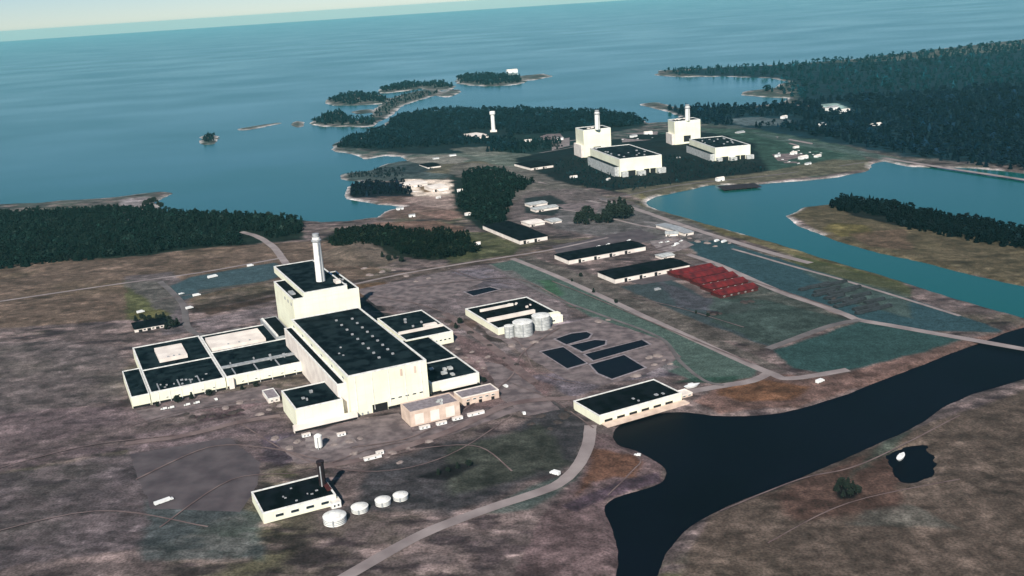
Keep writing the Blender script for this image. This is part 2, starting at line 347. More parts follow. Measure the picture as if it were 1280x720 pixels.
    ([(960, 620), (1060, 575), (1130, 560), (1130, 640), (1000, 650)], (82, 58, 52), 14, .6),
    (HOLE, (16, 14, 20), 5, 1),
    ([(1060, 655), (1100, 634), (1140, 630), (1200, 660)], (82, 84, 86), 8, .45),
    ([(1060, 600), (1110, 545), (1140, 535), (1120, 560)], (52, 74, 72), 8, .5),
    ([(-200, 430), (90, 425), (155, 440), (160, 500), (-200, 540)], (92, 84, 84), 12, .7),
]
# ------------------------------------------------------------------ ground: one polar sheet, cells growing with distance
def ground():
    q = .0026; rad = np.exp(np.arange(math.log(300), math.log(16000), q)); ang = np.arange(-R(58), R(58), q*1.15)
    rr, aa = np.meshgrid(rad, ang, indexing='ij'); X = rr*np.sin(aa); Y = rr*np.cos(aa)
    s = land_sd(X, Y)
    bank = np.clip((s)/6., -1, 1.)                       # a bank about ten metres wide
    Z = np.where(s > 0, WSEA+2*np.clip(s/7, 0, 1), WSEA-np.clip(-s*.15, 0, 5))
    far = np.clip((np.hypot(X, Y)-1700)/800, 0, 1)
    isl = np.zeros_like(Z)
    Z += isl
    Z = Z + (s > 14)*far*(fbm(X, Y, 140, 21)-.45).clip(0)*14*np.clip((s-14)/60, 0, 1)
    # colour
    n1 = fbm(X, Y, 90, 31); n2 = fbm(X, Y, 22, 41); n3 = fbm(X, Y, 7, 47)
    base = c8(94, 83, 82)[None, None]*np.ones(X.shape+(1,))
    alt = c8(86, 82, 66); a = np.clip((n1-.5)*4, 0, 1)[..., None]; C = base*(1-a)+alt*a
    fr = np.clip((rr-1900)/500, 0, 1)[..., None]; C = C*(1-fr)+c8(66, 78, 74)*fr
    n4 = fbm(X*.7+Y*.35, Y*1.4, 20, 83, 4); n5 = fbm(X*.6, Y*1.5, 17, 97, 4)
    lt = np.clip((n4-.53)*7, 0, 1)[..., None]; dk = np.clip((.46-n5)*7, 0, 1)[..., None]
    C = C*(1-.5*lt)+c8(134, 117, 114)*.5*lt; C = C*(1-.6*dk)+c8(48, 40, 48)*.6*dk
    wx = X+(n2-.5)*26; wy = Y+(fbm(X, Y, 22, 61)-.5)*26
    calm = np.zeros(X.shape)
    for pts, c, fe, st in ZONES:
        g_ = (c[0]+c[1]+c[2])/3; c = tuple(v*.6+g_*.4 if c[0] > c[1] and c[2] > c[1] else v for v in c); fe = max(3, fe*.75)
        c = (c[0]*1.02, c[1]*1.04, c[2]*.97) if c[1] > c[0] and g_ < 85 else c
        p = poly(pts); b0, b1 = p.min(0)-fe*3-30, p.max(0)+fe*3+30
        m = (X > b0[0]) & (X < b1[0]) & (Y > b0[1]) & (Y < b1[1])
        if not m.any(): continue
        k = np.clip(fe/14, .15, 1)*np.clip(np.hypot(X[m], Y[m])/1500, 1, 3)
        sd = sdist(X[m]+(wx[m]-X[m])*k, Y[m]+(wy[m]-Y[m])*k, p)
        t = np.clip(sd/fe+.5, 0, 1); t = (t*t*(3-2*t)*st)[:, None]
        C[m] = C[m]*(1-t)+c8(*c)*t
        calm[m] = np.maximum(calm[m]*(1-t[:, 0]), t[:, 0]*(1. if (c[1] > c[0] and g_ < 85 and fe <= 5) else 0))
    # bare rock and beach along the water
    rock = np.clip(1-(s-0)/(4+rr*.0035), 0, 1)*np.clip(fbm(X, Y, 40, 77)*3.4-1.25, 0, 1)*(rr > 1450)
    C = C*(1-.85*rock[..., None])+c8(214, 206, 204)*.85*rock[..., None]
    n6 = fbm(X, Y, 13, 131, 4); cm = (1-.75*calm)[..., None]; C = C*(1+.3*lt*cm)*(1-.3*dk*cm)*(1+.6*cm*np.clip((n6-.6)*6, 0, 1)[..., None])*(1-.4*cm*np.clip((.38-n6)*6, 0, 1)[..., None])
    C = C*(1+(n2[..., None]-.5)*.5*cm)*(1+(n3[..., None]-.5)*1.1*cm)
    md = np.array(poly([(445, 314)]))[0]; Z += 7*np.exp(-((X-md[0])**2/32**2+(Y-md[1])**2/75**2))*(s > 0)
    C = np.clip(C*.79, .003, .8)
    nr, na = X.shape
    V = np.stack([X, Y, Z], -1).reshape(-1, 3).astype(np.float32)
    idx = np.arange(nr*na).reshape(nr, na)
    Q = np.stack([idx[:-1, :-1], idx[1:, :-1], idx[1:, 1:], idx[:-1, 1:]], -1).reshape(-1, 4)[:, ::-1]
    keep = (s.reshape(-1)[Q] > -120).any(1); Q = Q[keep]
    me = mesh_np('ground', V, Q)
    at = me.color_attributes.new('soil', 'FLOAT_COLOR', 'POINT')
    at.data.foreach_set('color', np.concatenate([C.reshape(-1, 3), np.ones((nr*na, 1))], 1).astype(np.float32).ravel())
    me.polygons.foreach_set('use_smooth', np.ones(len(Q), bool))
    m = bpy.data.materials.new('soil_and_grass'); m.use_nodes = True; n = m.node_tree.nodes; l = m.node_tree.links; b = n['Principled BSDF']
    b.inputs['Roughness'].default_value = .95; b.inputs['Specular IOR Level'].default_value = .1
    vc = n.new('ShaderNodeAttribute'); vc.attribute_name = 'soil'
    tc = n.new('ShaderNodeTexCoord'); out = vc.outputs['Color']
    for sc, lo, hi in ((.55, .55, 1.45), (.16, .72, 1.28), (.045, .85, 1.15)):
        nz = n.new('ShaderNodeTexNoise'); nz.inputs['Scale'].default_value = sc; nz.inputs['Detail'].default_value = 5; l.new(tc.outputs['Object'], nz.inputs['Vector'])
        mr = n.new('ShaderNodeMapRange'); mr.inputs['From Min'].default_value = .3; mr.inputs['From Max'].default_value = .7; mr.inputs['To Min'].default_value = lo; mr.inputs['To Max'].default_value = hi
        l.new(nz.outputs['Fac'], mr.inputs['Value'])
        vm = n.new('ShaderNodeVectorMath'); vm.operation = 'SCALE'; l.new(out, vm.inputs[0]); l.new(mr.outputs[0], vm.inputs['Scale']); out = vm.outputs[0]
    l.new(out, b.inputs['Base Color'])
    me.materials.append(m)
    o = bpy.data.objects.new('ground', me); col.objects.link(o); tag(o, kind='structure')
def mesh_np(name, V, Q):
    me = bpy.data.meshes.new(name); k = Q.shape[1]
    me.vertices.add(len(V)); me.vertices.foreach_set('co', np.ascontiguousarray(V, np.float32).ravel())
    me.loops.add(Q.size); me.loops.foreach_set('vertex_index', np.ascontiguousarray(Q, np.int32).ravel())
    me.polygons.add(len(Q)); me.polygons.foreach_set('loop_start', np.arange(0, Q.size, k, dtype=np.int32))
    me.polygons.foreach_set('loop_total', np.full(len(Q), k, np.int32))
    me.update(calc_edges=True)
    return me
ground()

# ------------------------------------------------------------------ water
def water():
    m = bpy.data.materials.new('brackish_water'); m.use_nodes = True; n = m.node_tree.nodes; l = m.node_tree.links; b = n['Principled BSDF']
    b.inputs['Base Color'].default_value = (.001, .072, .062, 1); b.inputs['Roughness'].default_value = .22; b.inputs['IOR'].default_value = 1.33; b.inputs['Specular Tint'].default_value = (.50, .95, .80, 1); b.inputs['Specular IOR Level'].default_value = .38
    tc = n.new('ShaderNodeTexCoord')
    nz = n.new('ShaderNodeTexNoise'); nz.inputs['Scale'].default_value = .06; nz.inputs['Detail'].default_value = 8
    mp = n.new('ShaderNodeMapping'); mp.inputs['Scale'].default_value = (.8, 1.1, 1); l.new(tc.outputs['Object'], mp.inputs[0]); l.new(mp.outputs[0], nz.inputs['Vector'])
    bp = n.new('ShaderNodeBump'); bp.inputs['Strength'].default_value = .035; bp.inputs['Distance'].default_value = 1.0; l.new(nz.outputs['Fac'], bp.inputs['Height']); l.new(bp.outputs[0], b.inputs['Normal'])
    n2 = n.new('ShaderNodeTexNoise'); n2.inputs['Scale'].default_value = .0016; n2.inputs['Detail'].default_value = 5; l.new(mp.outputs[0], n2.inputs['Vector'])
    mr = n.new('ShaderNodeMapRange'); mr.inputs['From Min'].default_value = .35; mr.inputs['From Max'].default_value = .65; mr.inputs['To Min'].default_value = .17; mr.inputs['To Max'].default_value = .23
    l.new(n2.outputs['Fac'], mr.inputs['Value']); l.new(mr.outputs[0], b.inputs['Roughness'])
    mb = MB(); N = 96; mb.v = [(0, 0, WSEA)]+[(42000*math.cos(2*math.pi*i/N), 42000*math.sin(2*math.pi*i/N), WSEA) for i in range(N)]
    mb.f = [(0, 1+i, 1+(i+1) % N) for i in range(N)]
    tag(mb.build('sea', m), kind='structure')
    # the intake canal lies in its own basin: still, black water
    m2 = mat('canal_water', (.002, .0025, .006), (.001, .0012, .003), .01, .5, spec=.04)
    cb = grown(can_w, 6)
    me = bpy.data.meshes.new('canal_water'); me.from_pydata([(p[0], p[1], WSEA+.25) for p in cb], [], [tuple(range(len(cb)))]); me.materials.append(m2)
    o = bpy.data.objects.new('canal_water', me); col.objects.link(o); tag(o, kind='structure')
    me = bpy.data.meshes.new('cove_water'); q = grown(notch_w, 10); me.from_pydata([(p[0], p[1], WSEA+.3) for p in q], [], [tuple(range(len(q)))]); me.materials.append(m2)
    o = bpy.data.objects.new('cove_water', me); col.objects.link(o); tag(o, kind='structure')
water()

# ------------------------------------------------------------------ haze
def haze():
    m = bpy.data.materials.new('air'); m.use_nodes = True; n = m.node_tree.nodes; l = m.node_tree.links; n.remove(n['Principled BSDF'])
    v = n.new('ShaderNodeVolumePrincipled'); v.inputs['Color'].default_value = (.30, .84, .88, 1); v.inputs['Density'].default_value = 2.2e-5; v.inputs['Anisotropy'].default_value = 0
    l.new(v.outputs[0], n['Material Output'].inputs['Volume'])
    mb = MB().box(-43000, 43000, -43000, 43000, -9, 352)
    o = mb.build('haze', m); tag(o, kind='stuff'); tag(o, 'pale blue haze lying over the sea and the far forest', 'haze')
haze()

# ------------------------------------------------------------------ roads and tracks
def smooth(pts, k=6):
    p = np.array(pts, float); out = []
    for i in range(len(p)-1):
        a = p[max(i-1, 0)]; b = p[i]; c = p[i+1]; d = p[min(i+2, len(p)-1)]
        for t in np.arange(0, 1, 1/k):
            out.append(.5*((2*b)+(-a+c)*t+(2*a-5*b+4*c-d)*t*t+(-a+3*b-3*c+d)*t**3))
    out.append(p[-1]); return np.array(out)
rz_ = [.1]
def road(name, pts, wd, m, rag=.08):
    c = smooth(poly(pts)); t = np.gradient(c, axis=0); t /= np.linalg.norm(t, axis=1)[:, None]+1e-9; nrm = np.stack([-t[:, 1], t[:, 0]], 1)
    z = rz_[0]; rz_[0] += .02; mb = MB()
    for i in range(len(c)):
        a = wd/2*(1+random.uniform(-rag, rag)); b = wd/2*(1+random.uniform(-rag, rag))
        L, Rr = c[i]+nrm[i]*a, c[i]-nrm[i]*b; mb.v += [(L[0], L[1], z), (Rr[0], Rr[1], z)]
    mb.f = [(2*i, 2*i+1, 2*i+3, 2*i+2) for i in range(len(c)-1)]
    tag(mb.build(name, m), kind='structure')
road('road', [(640, 323), (700, 347), (800, 393), (900, 439), (962, 466), (990, 473), (1060, 462)], 9, M['road'])
road('road', [(962, 466), (940, 476), (905, 482), (860, 490)], 10, M['road'])
road('road', [(440, 356), (500, 343), (570, 331), (640, 320), (690, 312), (760, 297)], 6, M['road'])
road('road', [(585, 203), (640, 218), (700, 236), (755, 250), (800, 263), (860, 284), (930, 306), (971, 318), (1013, 329)], 11, M['road'])
road('road', [(560, 200), (600, 213), (650, 231), (700, 243), (750, 254)], 9, M['road'])
road('road', [(915, 311), (950, 321), (991, 333), (1060, 352), (1200, 395)], 5, M['road'])
road('road', [(860, 318), (900, 332), (973, 364), (1020, 380), (1056, 393), (1074, 400), (1113, 407), (1300, 440)], 10, M['road'])
road('road', [(960, 436), (1000, 421), (1040, 407), (1074, 400)], 9, M['road2'])
road('road', [(755, 250), (800, 241), (860, 230), (950, 221), (1040, 209), (1080, 203)], 6, M['road2'])
road('road', [(640, 250), (690, 241), (740, 244), (756, 250)], 8, M['road2'])
road('road', [(590, 205), (640, 197), (700, 187), (720, 183)], 8, M['road2'])
road('road', [(301, 290), (322, 296), (342, 309), (352, 322), (362, 336)], 11, M['road'])
road('road', [(-100, 392), (100, 362), (200, 348), (262, 339), (350, 323)], 6, M['road'])
road('track', [(556, 392), (585, 412), (615, 434), (640, 455), (668, 478)], 9, M['track'])
road('road', [(738, 532), (735, 556), (722, 583), (700, 604), (672, 616), (600, 640), (520, 672), (400, 740)], 10, M['road'], .04)
road('road', [(946, 167), (1000, 177), (1080, 192), (1130, 202), (1300, 228), (1500, 262)], 12, M['road'])
road('road', [(990, 131), (1025, 134), (1060, 140)], 10, M['road'])
road('track', [(200, 352), (228, 380), (235, 410), (262, 420), (300, 410)], 8, M['road2'])
road('track', [(440, 402), (470, 390), (560, 400)], 5, M['track'])
road('track', [(157, 555), (230, 545), (300, 528), (350, 520)], 8, M['track'], .12)
road('track', [(400, 585), (470, 570), (560, 540), (640, 505), (720, 498)], 9, M['track'], .12)
0 and road('shore_path', [(772, 545), (805, 562), (834, 582), (836, 594), (815, 610), (768, 628)], 5, M['track'], .25)
0 and road('shore_path', [(880, 505), (960, 512), (1010, 503), (1070, 482), (1140, 458)], 7, M['track'], .2)

road('road', [(612, 331), (680, 367), (748, 393), (824, 422), (850, 452), (880, 476), (905, 482)], 4, M['road2'])
road('road', [(700, 262), (740, 268), (800, 282), (850, 290)], 6, M['road'])
road('road', [(790, 345), (880, 330), (893, 333)], 4, M['road2'])
road('road', [(700, 178), (780, 168), (812, 172)], 9, M['road'])
road('road', [(880, 168), (940, 168), (1010, 186), (1060, 200)], 8, M['road'])
pz = [.045]
def pad(pts, m, name='yard'):
    c = poly(pts); out = []
    for i in range(len(c)):
        a, b = c[i], c[(i+1) % len(c)]; n = max(2, int(np.linalg.norm(b-a)/7)); t = (b-a)/np.linalg.norm(b-a)
        for k in range(n): q = a+(b-a)*k/n+np.array([-t[1], t[0]])*random.gauss(0, .5)*(k > 0); out.append((q[0], q[1], pz[0]))
    pz[0] += .004; me = bpy.data.meshes.new(name); me.from_pydata(out, [], [tuple(range(len(out)))]); me.materials.append(m)
    o = bpy.data.objects.new(name, me); col.objects.link(o); tag(o, kind='structure')
M['yard'] = mat('trodden_yard', (.17, .135, .135), (.075, .058, .062), .09, .95, detail=10, contrast=(.38, .62)); M['asph'] = mat('worn_asphalt', (.085, .070, .075), (.048, .038, .044), .06, .9, detail=10)
M['apron'] = mat('concrete_apron', (.23, .195, .19), (.12, .095, .10), .12, .9, detail=10, contrast=(.38, .62))
pad([(162, 568), (286, 547), (326, 578), (322, 606), (300, 640), (188, 636)], M['asph'])
pad([(345, 552), (362, 546), (446, 526), (498, 516), (516, 540), (580, 528), (625, 505), (652, 512), (560, 545), (440, 575), (372, 580)], M['yard'])
pad([(380, 545), (392, 540), (438, 541), (448, 556), (404, 566), (384, 562)], M['apron'])
pad([(626, 424), (684, 409), (744, 397), (826, 424), (852, 446), (806, 468), (752, 482), (706, 474), (668, 452)], M['yard'])
pad([(570, 376), (640, 362), (708, 384), (706, 398), (626, 424), (612, 420)], M['yard'])
pad([(168, 514), (330, 482), (352, 486), (350, 500), (250, 512), (186, 528)], M['yard'])
pad([(605, 452), (628, 456), (664, 480), (700, 512), (660, 520), (628, 500)], M['yard'])
pad([(445, 362), (560, 340), (604, 352), (560, 372), (500, 384), (470, 382)], M['yard'])
pad([(690, 308), (800, 286), (824, 296), (800, 304), (700, 322)], M['asph'])
pad([(812, 302), (846, 296), (868, 306), (840, 316), (822, 312)], M['apron'])
pad([(700, 244), (752, 256), (744, 268), (706, 262), (688, 252)], M['yard'])
pad([(760, 344), (850, 330), (880, 340), (840, 350), (802, 356)], M['asph'])
pad([(690, 176), (712, 172), (712, 182), (690, 188)], M['apron'], 'yard'); pad([(776, 168), (822, 164), (822, 174), (778, 178)], M['apron'])
pad([(960, 188), (1000, 182), (1040, 194), (1020, 204), (975, 204)], M['yard'])
pad([(620, 170), (700, 167), (706, 173), (640, 178)], M['yard'])
for q in ([(170, 600), (260, 560), (330, 560), (400, 575)], [(200, 660), (290, 600), (380, 590), (470, 560), (560, 545)], [(300, 530), (380, 575), (470, 590), (560, 570), (640, 520)], [(440, 560), (520, 545), (600, 500), (640, 470), (655, 440), (700, 410)],
          [(157, 535), (230, 515), (330, 500), (345, 512)], [(600, 400), (650, 430), (670, 465), (720, 480)], [(460, 370), (520, 380), (580, 400)], [(520, 360), (580, 352), (650, 350), (720, 385)], [(640, 480), (690, 500), (720, 520), (742, 536)],
          [(200, 375), (280, 362), (345, 352)], [(760, 620), (790, 590), (800, 575), (770, 560), (745, 545)], [(900, 640), (1000, 600), (1080, 580), (1200, 520)], [(960, 680), (1060, 630), (1200, 600)], [(790, 372), (850, 386), (930, 410)], [(640, 590), (600, 560), (540, 560), (470, 575)],
          [(690, 352), (740, 372), (830, 410), (940, 455)], [(860, 330), (940, 352), (1040, 385)], [(820, 286), (850, 300), (800, 316), (740, 322)], [(560, 336), (600, 350), (640, 356)], [(-50, 600), (100, 560), (220, 545)], [(-60, 680), (120, 640), (260, 660)]):
    road('track', q, random.uniform(1.0, 1.9), M['track'], .25)
# ------------------------------------------------------------------ buildings
class Bld:
    def __init__(s, name, label, cat, FL, FR, BL, h=None, base=None, yaw=PSI, group=None):
        if h is None: h = height(base[0], base[1], FL[1])
        u = np.array([math.cos(yaw), math.sin(yaw)]); v = np.array([-u[1], u[0]])
        A = P(*FL, h); s.w = float((P(*FR, h)-A)@u); s.d = float((P(*BL, h)-A)@v); s.h = h; s.A = A; s.u = u; s.v = v
        s.root = empty(name, (A[0], A[1], -.3), yaw); tag(s.root, label, cat, group)
        s.log = (name, [round(float(q), 1) for q in (s.w, s.d, h)]); print(s.log)
    def part(s, name, m, *boxes, parent=None):
        mb = MB()
        for b in boxes: mb.box(*b)
        return mb.build(name, m, parent or s.root)
    def loc(s, x, y, z):                                # photo point on height z -> local x,y
        q = P(x, y, z)-s.A; return float(q@s.u), float(q@s.v)
def shell(b, wall, roof, rim, z0=0, h=None, x0=0, x1=None, y0=0, y1=None, t=1.0, lip=1.0, names=('wall', 'roof', 'parapet')):
    h = h or b.h; x1 = b.w if x1 is None else x1; y1 = b.d if y1 is None else y1
    b.part(names[0], wall, (x0, x1, y0, y1, z0, h-lip))
    r = b.part(names[1], roof, (x0+t, x1-t, y0+t, y1-t, h-lip+.01, h-lip+.35))
    mb = MB().frame(x0-.08, x1+.08, y0-.08, y1+.08, h-lip, h, t); mb.build(names[2], rim, b.root)
    return r
def windows(b, n, x0, x1, z0, z1, y=0, name='window', m=None, gap=.45):
    st = (x1-x0)/n
    for i in range(n):
        a = x0+st*(i+gap/2)
        fr = b.part(name, M['rim'], (a, a+st*(1-gap), y-.25, y-.02, z0, z1))
        b.part('pane', m or M['glass'], (a+.25, a+st*(1-gap)-.25, y-.32, y-.253, z0+.25, z1-.25), parent=fr)
def roof_boxes(b, n, z, x0, x1, y0, y1, m, name='roof_vent', s=(1.2, 3.0), hh=(1, 2.2)):
    for i in range(n):
        x = random.uniform(x0, x1); y = random.uniform(y0, y1); a = random.uniform(*s); c = random.uniform(*s)
        b.part(name, m, (x, x+a, y, y+c, z, z+random.uniform(*hh)))
def chimney(b, x, y, z0, z1, r, parent=None, taper=.82):
    mb = MB().lathe(x, y, [(r, z0), (r*.98, z0+.1*(z1-z0)), (r*taper, z1-4)], 28); o = mb.build('chimney', M['stack'], parent or b.root)
    MB().lathe(x, y, [(r*taper+.1, z1-9), (r*taper+1.3, z1-8.4), (r*taper+1.3, z1-6.8), (r*taper+.1, z1-6.2)], 28).build('gallery', M['grey'], o)
    MB().lathe(x, y, [(r*taper*.9, z1-4), (r*taper*.9, z1)], 28).build('flue_mouth', M['grey'], o)
    MB().box(x-.5, x+.5, y-r-.9, y-r+.05, z0, z1-9).build('ladder', M['grey'], o)
    return o

# --- near block -----------------------------------------------------
# turbine hall
th_ = Bld('turbine_hall', 'tall cream turbine hall in the foreground, rows of small vents on its dark roof', 'turbine hall', (434, 470), (534, 450), (362, 399), h=height(465.6, 515, 463.5))
HT = th_.h
shell(th_, M['white'], M['roof'], M['rim'], t=1.6, lip=1.2)
for (a, b_, n) in (((417, 397), (477, 449), 9), ((437, 395), (494, 444), 9)):
    for i in range(n):
        t = (i+.5)/n; x, y = th_.loc(a[0]+(b_[0]-a[0])*t, a[1]+(b_[1]-a[1])*t, HT)
        th_.part('roof_vent', M['grey'], (x-1.1, x+1.1, y-1, y+1, HT-.86, HT+.5))
roof_boxes(th_, 3, HT-.86, 8, 20, 20, 90, M['grey'], s=(1, 2), hh=(.6, 1))
annw = 8.5; annh = HT*.80
th_.part('side_annex', M['pale'], (-annw, -.02, 6, th_.d-1, 0, annh-1))
MB().frame(-annw-.1, -.03, 5.9, th_.d-.9, annh-1, annh, 1.4).build('annex_parapet', M['rim'], th_.root)
th_.part('annex_roof', M['roof2'], (-annw+1.3, -1.45, 7.3, th_.d-2.3, annh-.99, annh-.7))
for px, py in ((500, 463), (517, 459)):
    x, y = th_.loc(px, py, HT-6); th_.part('louvre', M['pink'], (x-1, x+1, -.35, -.02, HT-10, HT-3.5))
gx0, gy0 = th_.loc(468, 514, 3); gx1, gy1 = th_.loc(487, 510, 3)
th_.part('loading_door', M['dark'], (gx0, gx1, -.3, -.02, 0, 7.5))
for k in range(5):
    x = gx0-26+k*5.2; th_.part('door', M['grey'], (x, x+1.6, -.3, -.02, 0, 2.6))
th_.part('plinth_and_shade_band', M['dark'], (gx1+.5, th_.w-.5, -.25, -.02, -.1, 2.6))  # dark strip painting the shadow band at the hall's foot
windows(th_, 5, gx1+2, th_.w-4, 8.5, 10, name='window_strip')

# reactor building with the tall chimney
hr = height(358, 410, 352)
rb = Bld('reactor_building', 'near cream reactor building behind the turbine hall, carrying the biggest white chimney', 'reactor building', (366, 374), (446, 357.5), (338.5, 352), h=hr)
yo = .8
lipS = 1.0
rb.part('wall', M['white'], (0, rb.w, yo, rb.d, 0, hr-lipS))
MB().frame(-.08, rb.w+.08, yo-.08, rb.d+.08, hr-lipS, hr, 1.4).build('parapet', M['rim'], rb.root)
rb.part('roof', M['roof2'], (1.4, rb.w-1.4, yo+1.4, rb.d-1.4, hr-lipS+.01, hr-lipS+.3))
ht2 = hr+5
tx0 = rb.loc(380, 366, ht2)[0]; tx1 = rb.loc(427, 351, ht2)[0]; ty1 = rb.loc(350, 331, ht2)[1]
rb.part('upper_wall', M['white'], (tx0, tx1, yo-.2, ty1, hr-3, ht2-1))
MB().frame(tx0-.08, tx1+.08, yo-.28, ty1+.08, ht2-1, ht2, 1.5).build('upper_parapet', M['rim'], rb.root)
ur = rb.part('upper_roof', M['roof'], (tx0+1.5, tx1-1.5, yo+1.3, ty1-1.5, ht2-.99, ht2-.6))
cx, cy = rb.loc(401, 350, ht2)
zc = 60
while proj(*(rb.A+rb.u*cx+rb.v*cy), zc)[1] > 292: zc += .3
chimney(rb, cx, cy, ht2-.6, zc+.3, 5.0, ur)
rb.part('plant_room', M['pale'], (tx1-8, tx1-2.5, yo+14, yo+24, ht2-.59, ht2+2.5), parent=ur)
roof_boxes(rb, 4, hr-.69, rb.w-11, rb.w-5, 12, rb.d-8, M['grey'])
rb.part('vent_duct', M['grey'], (3, 8, 20, 34, hr-.69, hr+.8))

# low block at the front left corner of the hall
lb = Bld('auxiliary_building', 'low square cream block joined to the front left corner of the near turbine hall', 'building', (369, 511), (427, 496.6), (347.5, 488.5), base=(364, 538))
shell(lb, M['white'], M['roof'], M['rim'], x1=lb.w, t=1.3)
lb.part('plinth_and_shade_band', M['pale'], (-4, lb.w*1.25, -5, -.02, 0, 6))  # real protruding ledge, plain pale colour
roof_boxes(lb, 3, lb.h-.64, 10, lb.w-8, 5, lb.d-6, M['grey'])
lb.part('base', M['dark'], (-3.6, lb.w*1.25-.4, -5.25, -5.02, -.1, 2.2))  # dark strip standing in for shade along the ledge foot

# connecting front wall between low block and right block
# right hand block
rbk = Bld('workshop_building', 'low cream block along the right side of the near turbine hall, its front roof cluttered', 'building', (538.3, 478.4), (598.8, 465), (485, 428), base=(540, 494))
shell(rbk, M['white'], M['roof'], M['rim'], t=1.3)
yy = rbk.loc(551, 450, rbk.h)[1]
rbk.part('roof_divider', M['rim'], (1.3, rbk.w-1.3, yy, yy+1.4, rbk.h-.64, rbk.h+.1))
roof_boxes(rbk, 6, rbk.h-.64, 8, rbk.w-12, 5, yy-6, M['tank'], s=(2.5, 6))
rbk.part('canopy', M['pale'], (8, rbk.w-3, -6, -.02, 4.2, 5))
rbk.part('plinth_and_shade_band', M['dark'], (.5, rbk.w-.5, -.25, -.02, -.1, 3))  # shade at the wall foot, drawn as a dark strip

# rear right block
rr2 = Bld('control_building', 'low cream block at the rear right of the near hall, white roof strip', 'building', (507, 425), (563, 411), (471, 397.5), base=(508, 440))
shell(rr2, M['white'], M['roof'], M['rim'], t=1.2)
ya = rr2.loc(497, 418, rr2.h)[1]; yb = rr2.loc(492, 413, rr2.h)[1]
rr2.part('clerestory', M['pale'], (1.3, rr2.w-1.3, ya, ya+3.5, rr2.h-.64, rr2.h+1.6))
rr2.part('plant_room', M['pale'], (rr2.w-20, rr2.w-6, ya+6, ya+12, rr2.h-.64, rr2.h+2))
roof_boxes(rr2, 4, rr2.h-.64, 12, rr2.w-14, ya+14, rr2.d-4, M['grey'])
windows(rr2, 7, rr2.w*.3, rr2.w-2, 4.5, 6.2)

# pinkish blocks in front
pk = Bld('switchgear_building', 'pinkish flat box in front of the near turbine hall, behind the white trailers', 'building', (512, 515), (573.4, 500), (498, 504.5), base=(515, 534))
shell(pk, M['pink'], M['kerb'], M['pink'], t=.9)
for k in range(3): pk.part('panel', M['pale'], (4+k*14, 12+k*14, -.25, -.02, 1.5, pk.h-3))
roof_boxes(pk, 4, pk.h-.64, 3, pk.w-8, 2, pk.d-5, M['tank'])
pk2 = Bld('store_building', 'narrow pinkish box at the front right corner of the near hall', 'building', (577, 497), (621, 484.5), (567, 489), base=(579, 508))
shell(pk2, M['pink'], M['kerb'], M['pale'], t=.8)
for k in range(3): pk2.part('door', M['dark'], (4+k*12, 7+k*12, -.2, -.02, 0, 3))
windows(pk2, 5, 3, pk2.w-3, 4.2, 5.6)

# west wings
ww = Bld('office_building', 'wide low cream wing farthest left, dark roof with one square pale skylight box', 'building', (187.5, 490.5), (281, 471), (166.7, 434), base=(190, 506))
shell(ww, M['white'], M['roof'], M['rim'], t=1.5)
ew = Bld('service_building', 'low cream wing joining the near turbine hall, long pale box on its roof', 'building', (282, 470.8), (384, 451), (251, 419.5), h=ww.h)
shell(ew, M['white'], M['roof'], M['rim'], t=1.5)
for b, q in ((ww, [(183, 463), (264.6, 445)]), (ew, [(268, 441), (357, 421.5)])):
    x0, y0 = b.loc(*q[0], b.h); x1, y1 = b.loc(*q[1], b.h); y = (y0+y1)/2
    b.part('roof_divider', M['rim'], (1.1, b.w-1.1, y, y+1.2, b.h-.64, b.h+.2))
x0, y0 = ew.loc(285, 459, ew.h); 
ew.part('step_wall', M['grey'], (1.1, ew.w-1.1, y0, y0+4, ew.h-.64, ew.h+1.2))
for b, q in ((ww, [(199, 449), (234, 442), (191.7, 435)]), (ew, [(264.6, 435), (331, 421), (256, 422)])):
    hz = b.h+3.0; x0, y0 = b.loc(*q[0], hz); x1, _ = b.loc(*q[1], hz); _, y1 = b.loc(*q[2], hz)
    s_ = b.part('skylight_box', M['pale'], (x0, x1, y0, y1, b.h-.64, hz))
    for k in range(3): b.part('vent', M['grey'], (x0+(x1-x0)*(.3+.2*k), x0+(x1-x0)*(.3+.2*k)+1.5, y0+2, y0+4, hz+.01, hz+.8), parent=s_)
roof_boxes(ww, 14, ww.h-.64, 8, ww.w-8, 6, 26, M['grey'], s=(.8, 2.4), hh=(.4, 1.2)); roof_boxes(ew, 8, ew.h-.64, 8, ew.w-12, 20, 40, M['grey'])
for b in (ww, ew): b.part('plinth_and_shade_band', M['dark'], (.5, b.w-.5, -.2, -.02, -.1, 2.4)); windows(b, 5, 9, b.w-6, 4.2, 5.4, name='window', gap=.8)  # dark strip imitates the shadow band along the wing's base
for b, m_ in ((ww, 3), (ew, 3)):
    for k in range(m_): b.part('roof_duct', M['grey'], (b.w*(.12+.27*k), b.w*(.12+.27*k)+1.1, 3, 22, b.h-.64, b.h+.15))
    for k in range(6): b.part('gully', M['rim'], (b.w*(.1+.15*k), b.w*(.1+.15*k)+.5, -.35, -.02, 0, b.h-1.2))
for k in range(5): th_.part('downpipe', M['rim'], (6+k*(th_.w-12)/4, 6.5+k*(th_.w-12)/4, -.35, -.02, 3, HT-1.3))
for k in range(6): th_.part('side_louvre', M['grey'], (-.3, -.02, 12+k*(th_.d-24)/5, 17+k*(th_.d-24)/5, annh+1, annh+3))
for k in range(3): rb.part('louvre', M['grey'], (-.3, -.02, 8+k*14, 12+k*14, hr-9, hr-6))
ew.part('stair_tower', M['pale'], (2, 6.5, -3.5, -.02, 0, ew.h-1.5))
wl = Bld('gatehouse_building', 'short dark roofed end block closing the left end of the office wing', 'building', (163.5, 496), (186.5, 491), (150, 464), h=ww.h-.6)
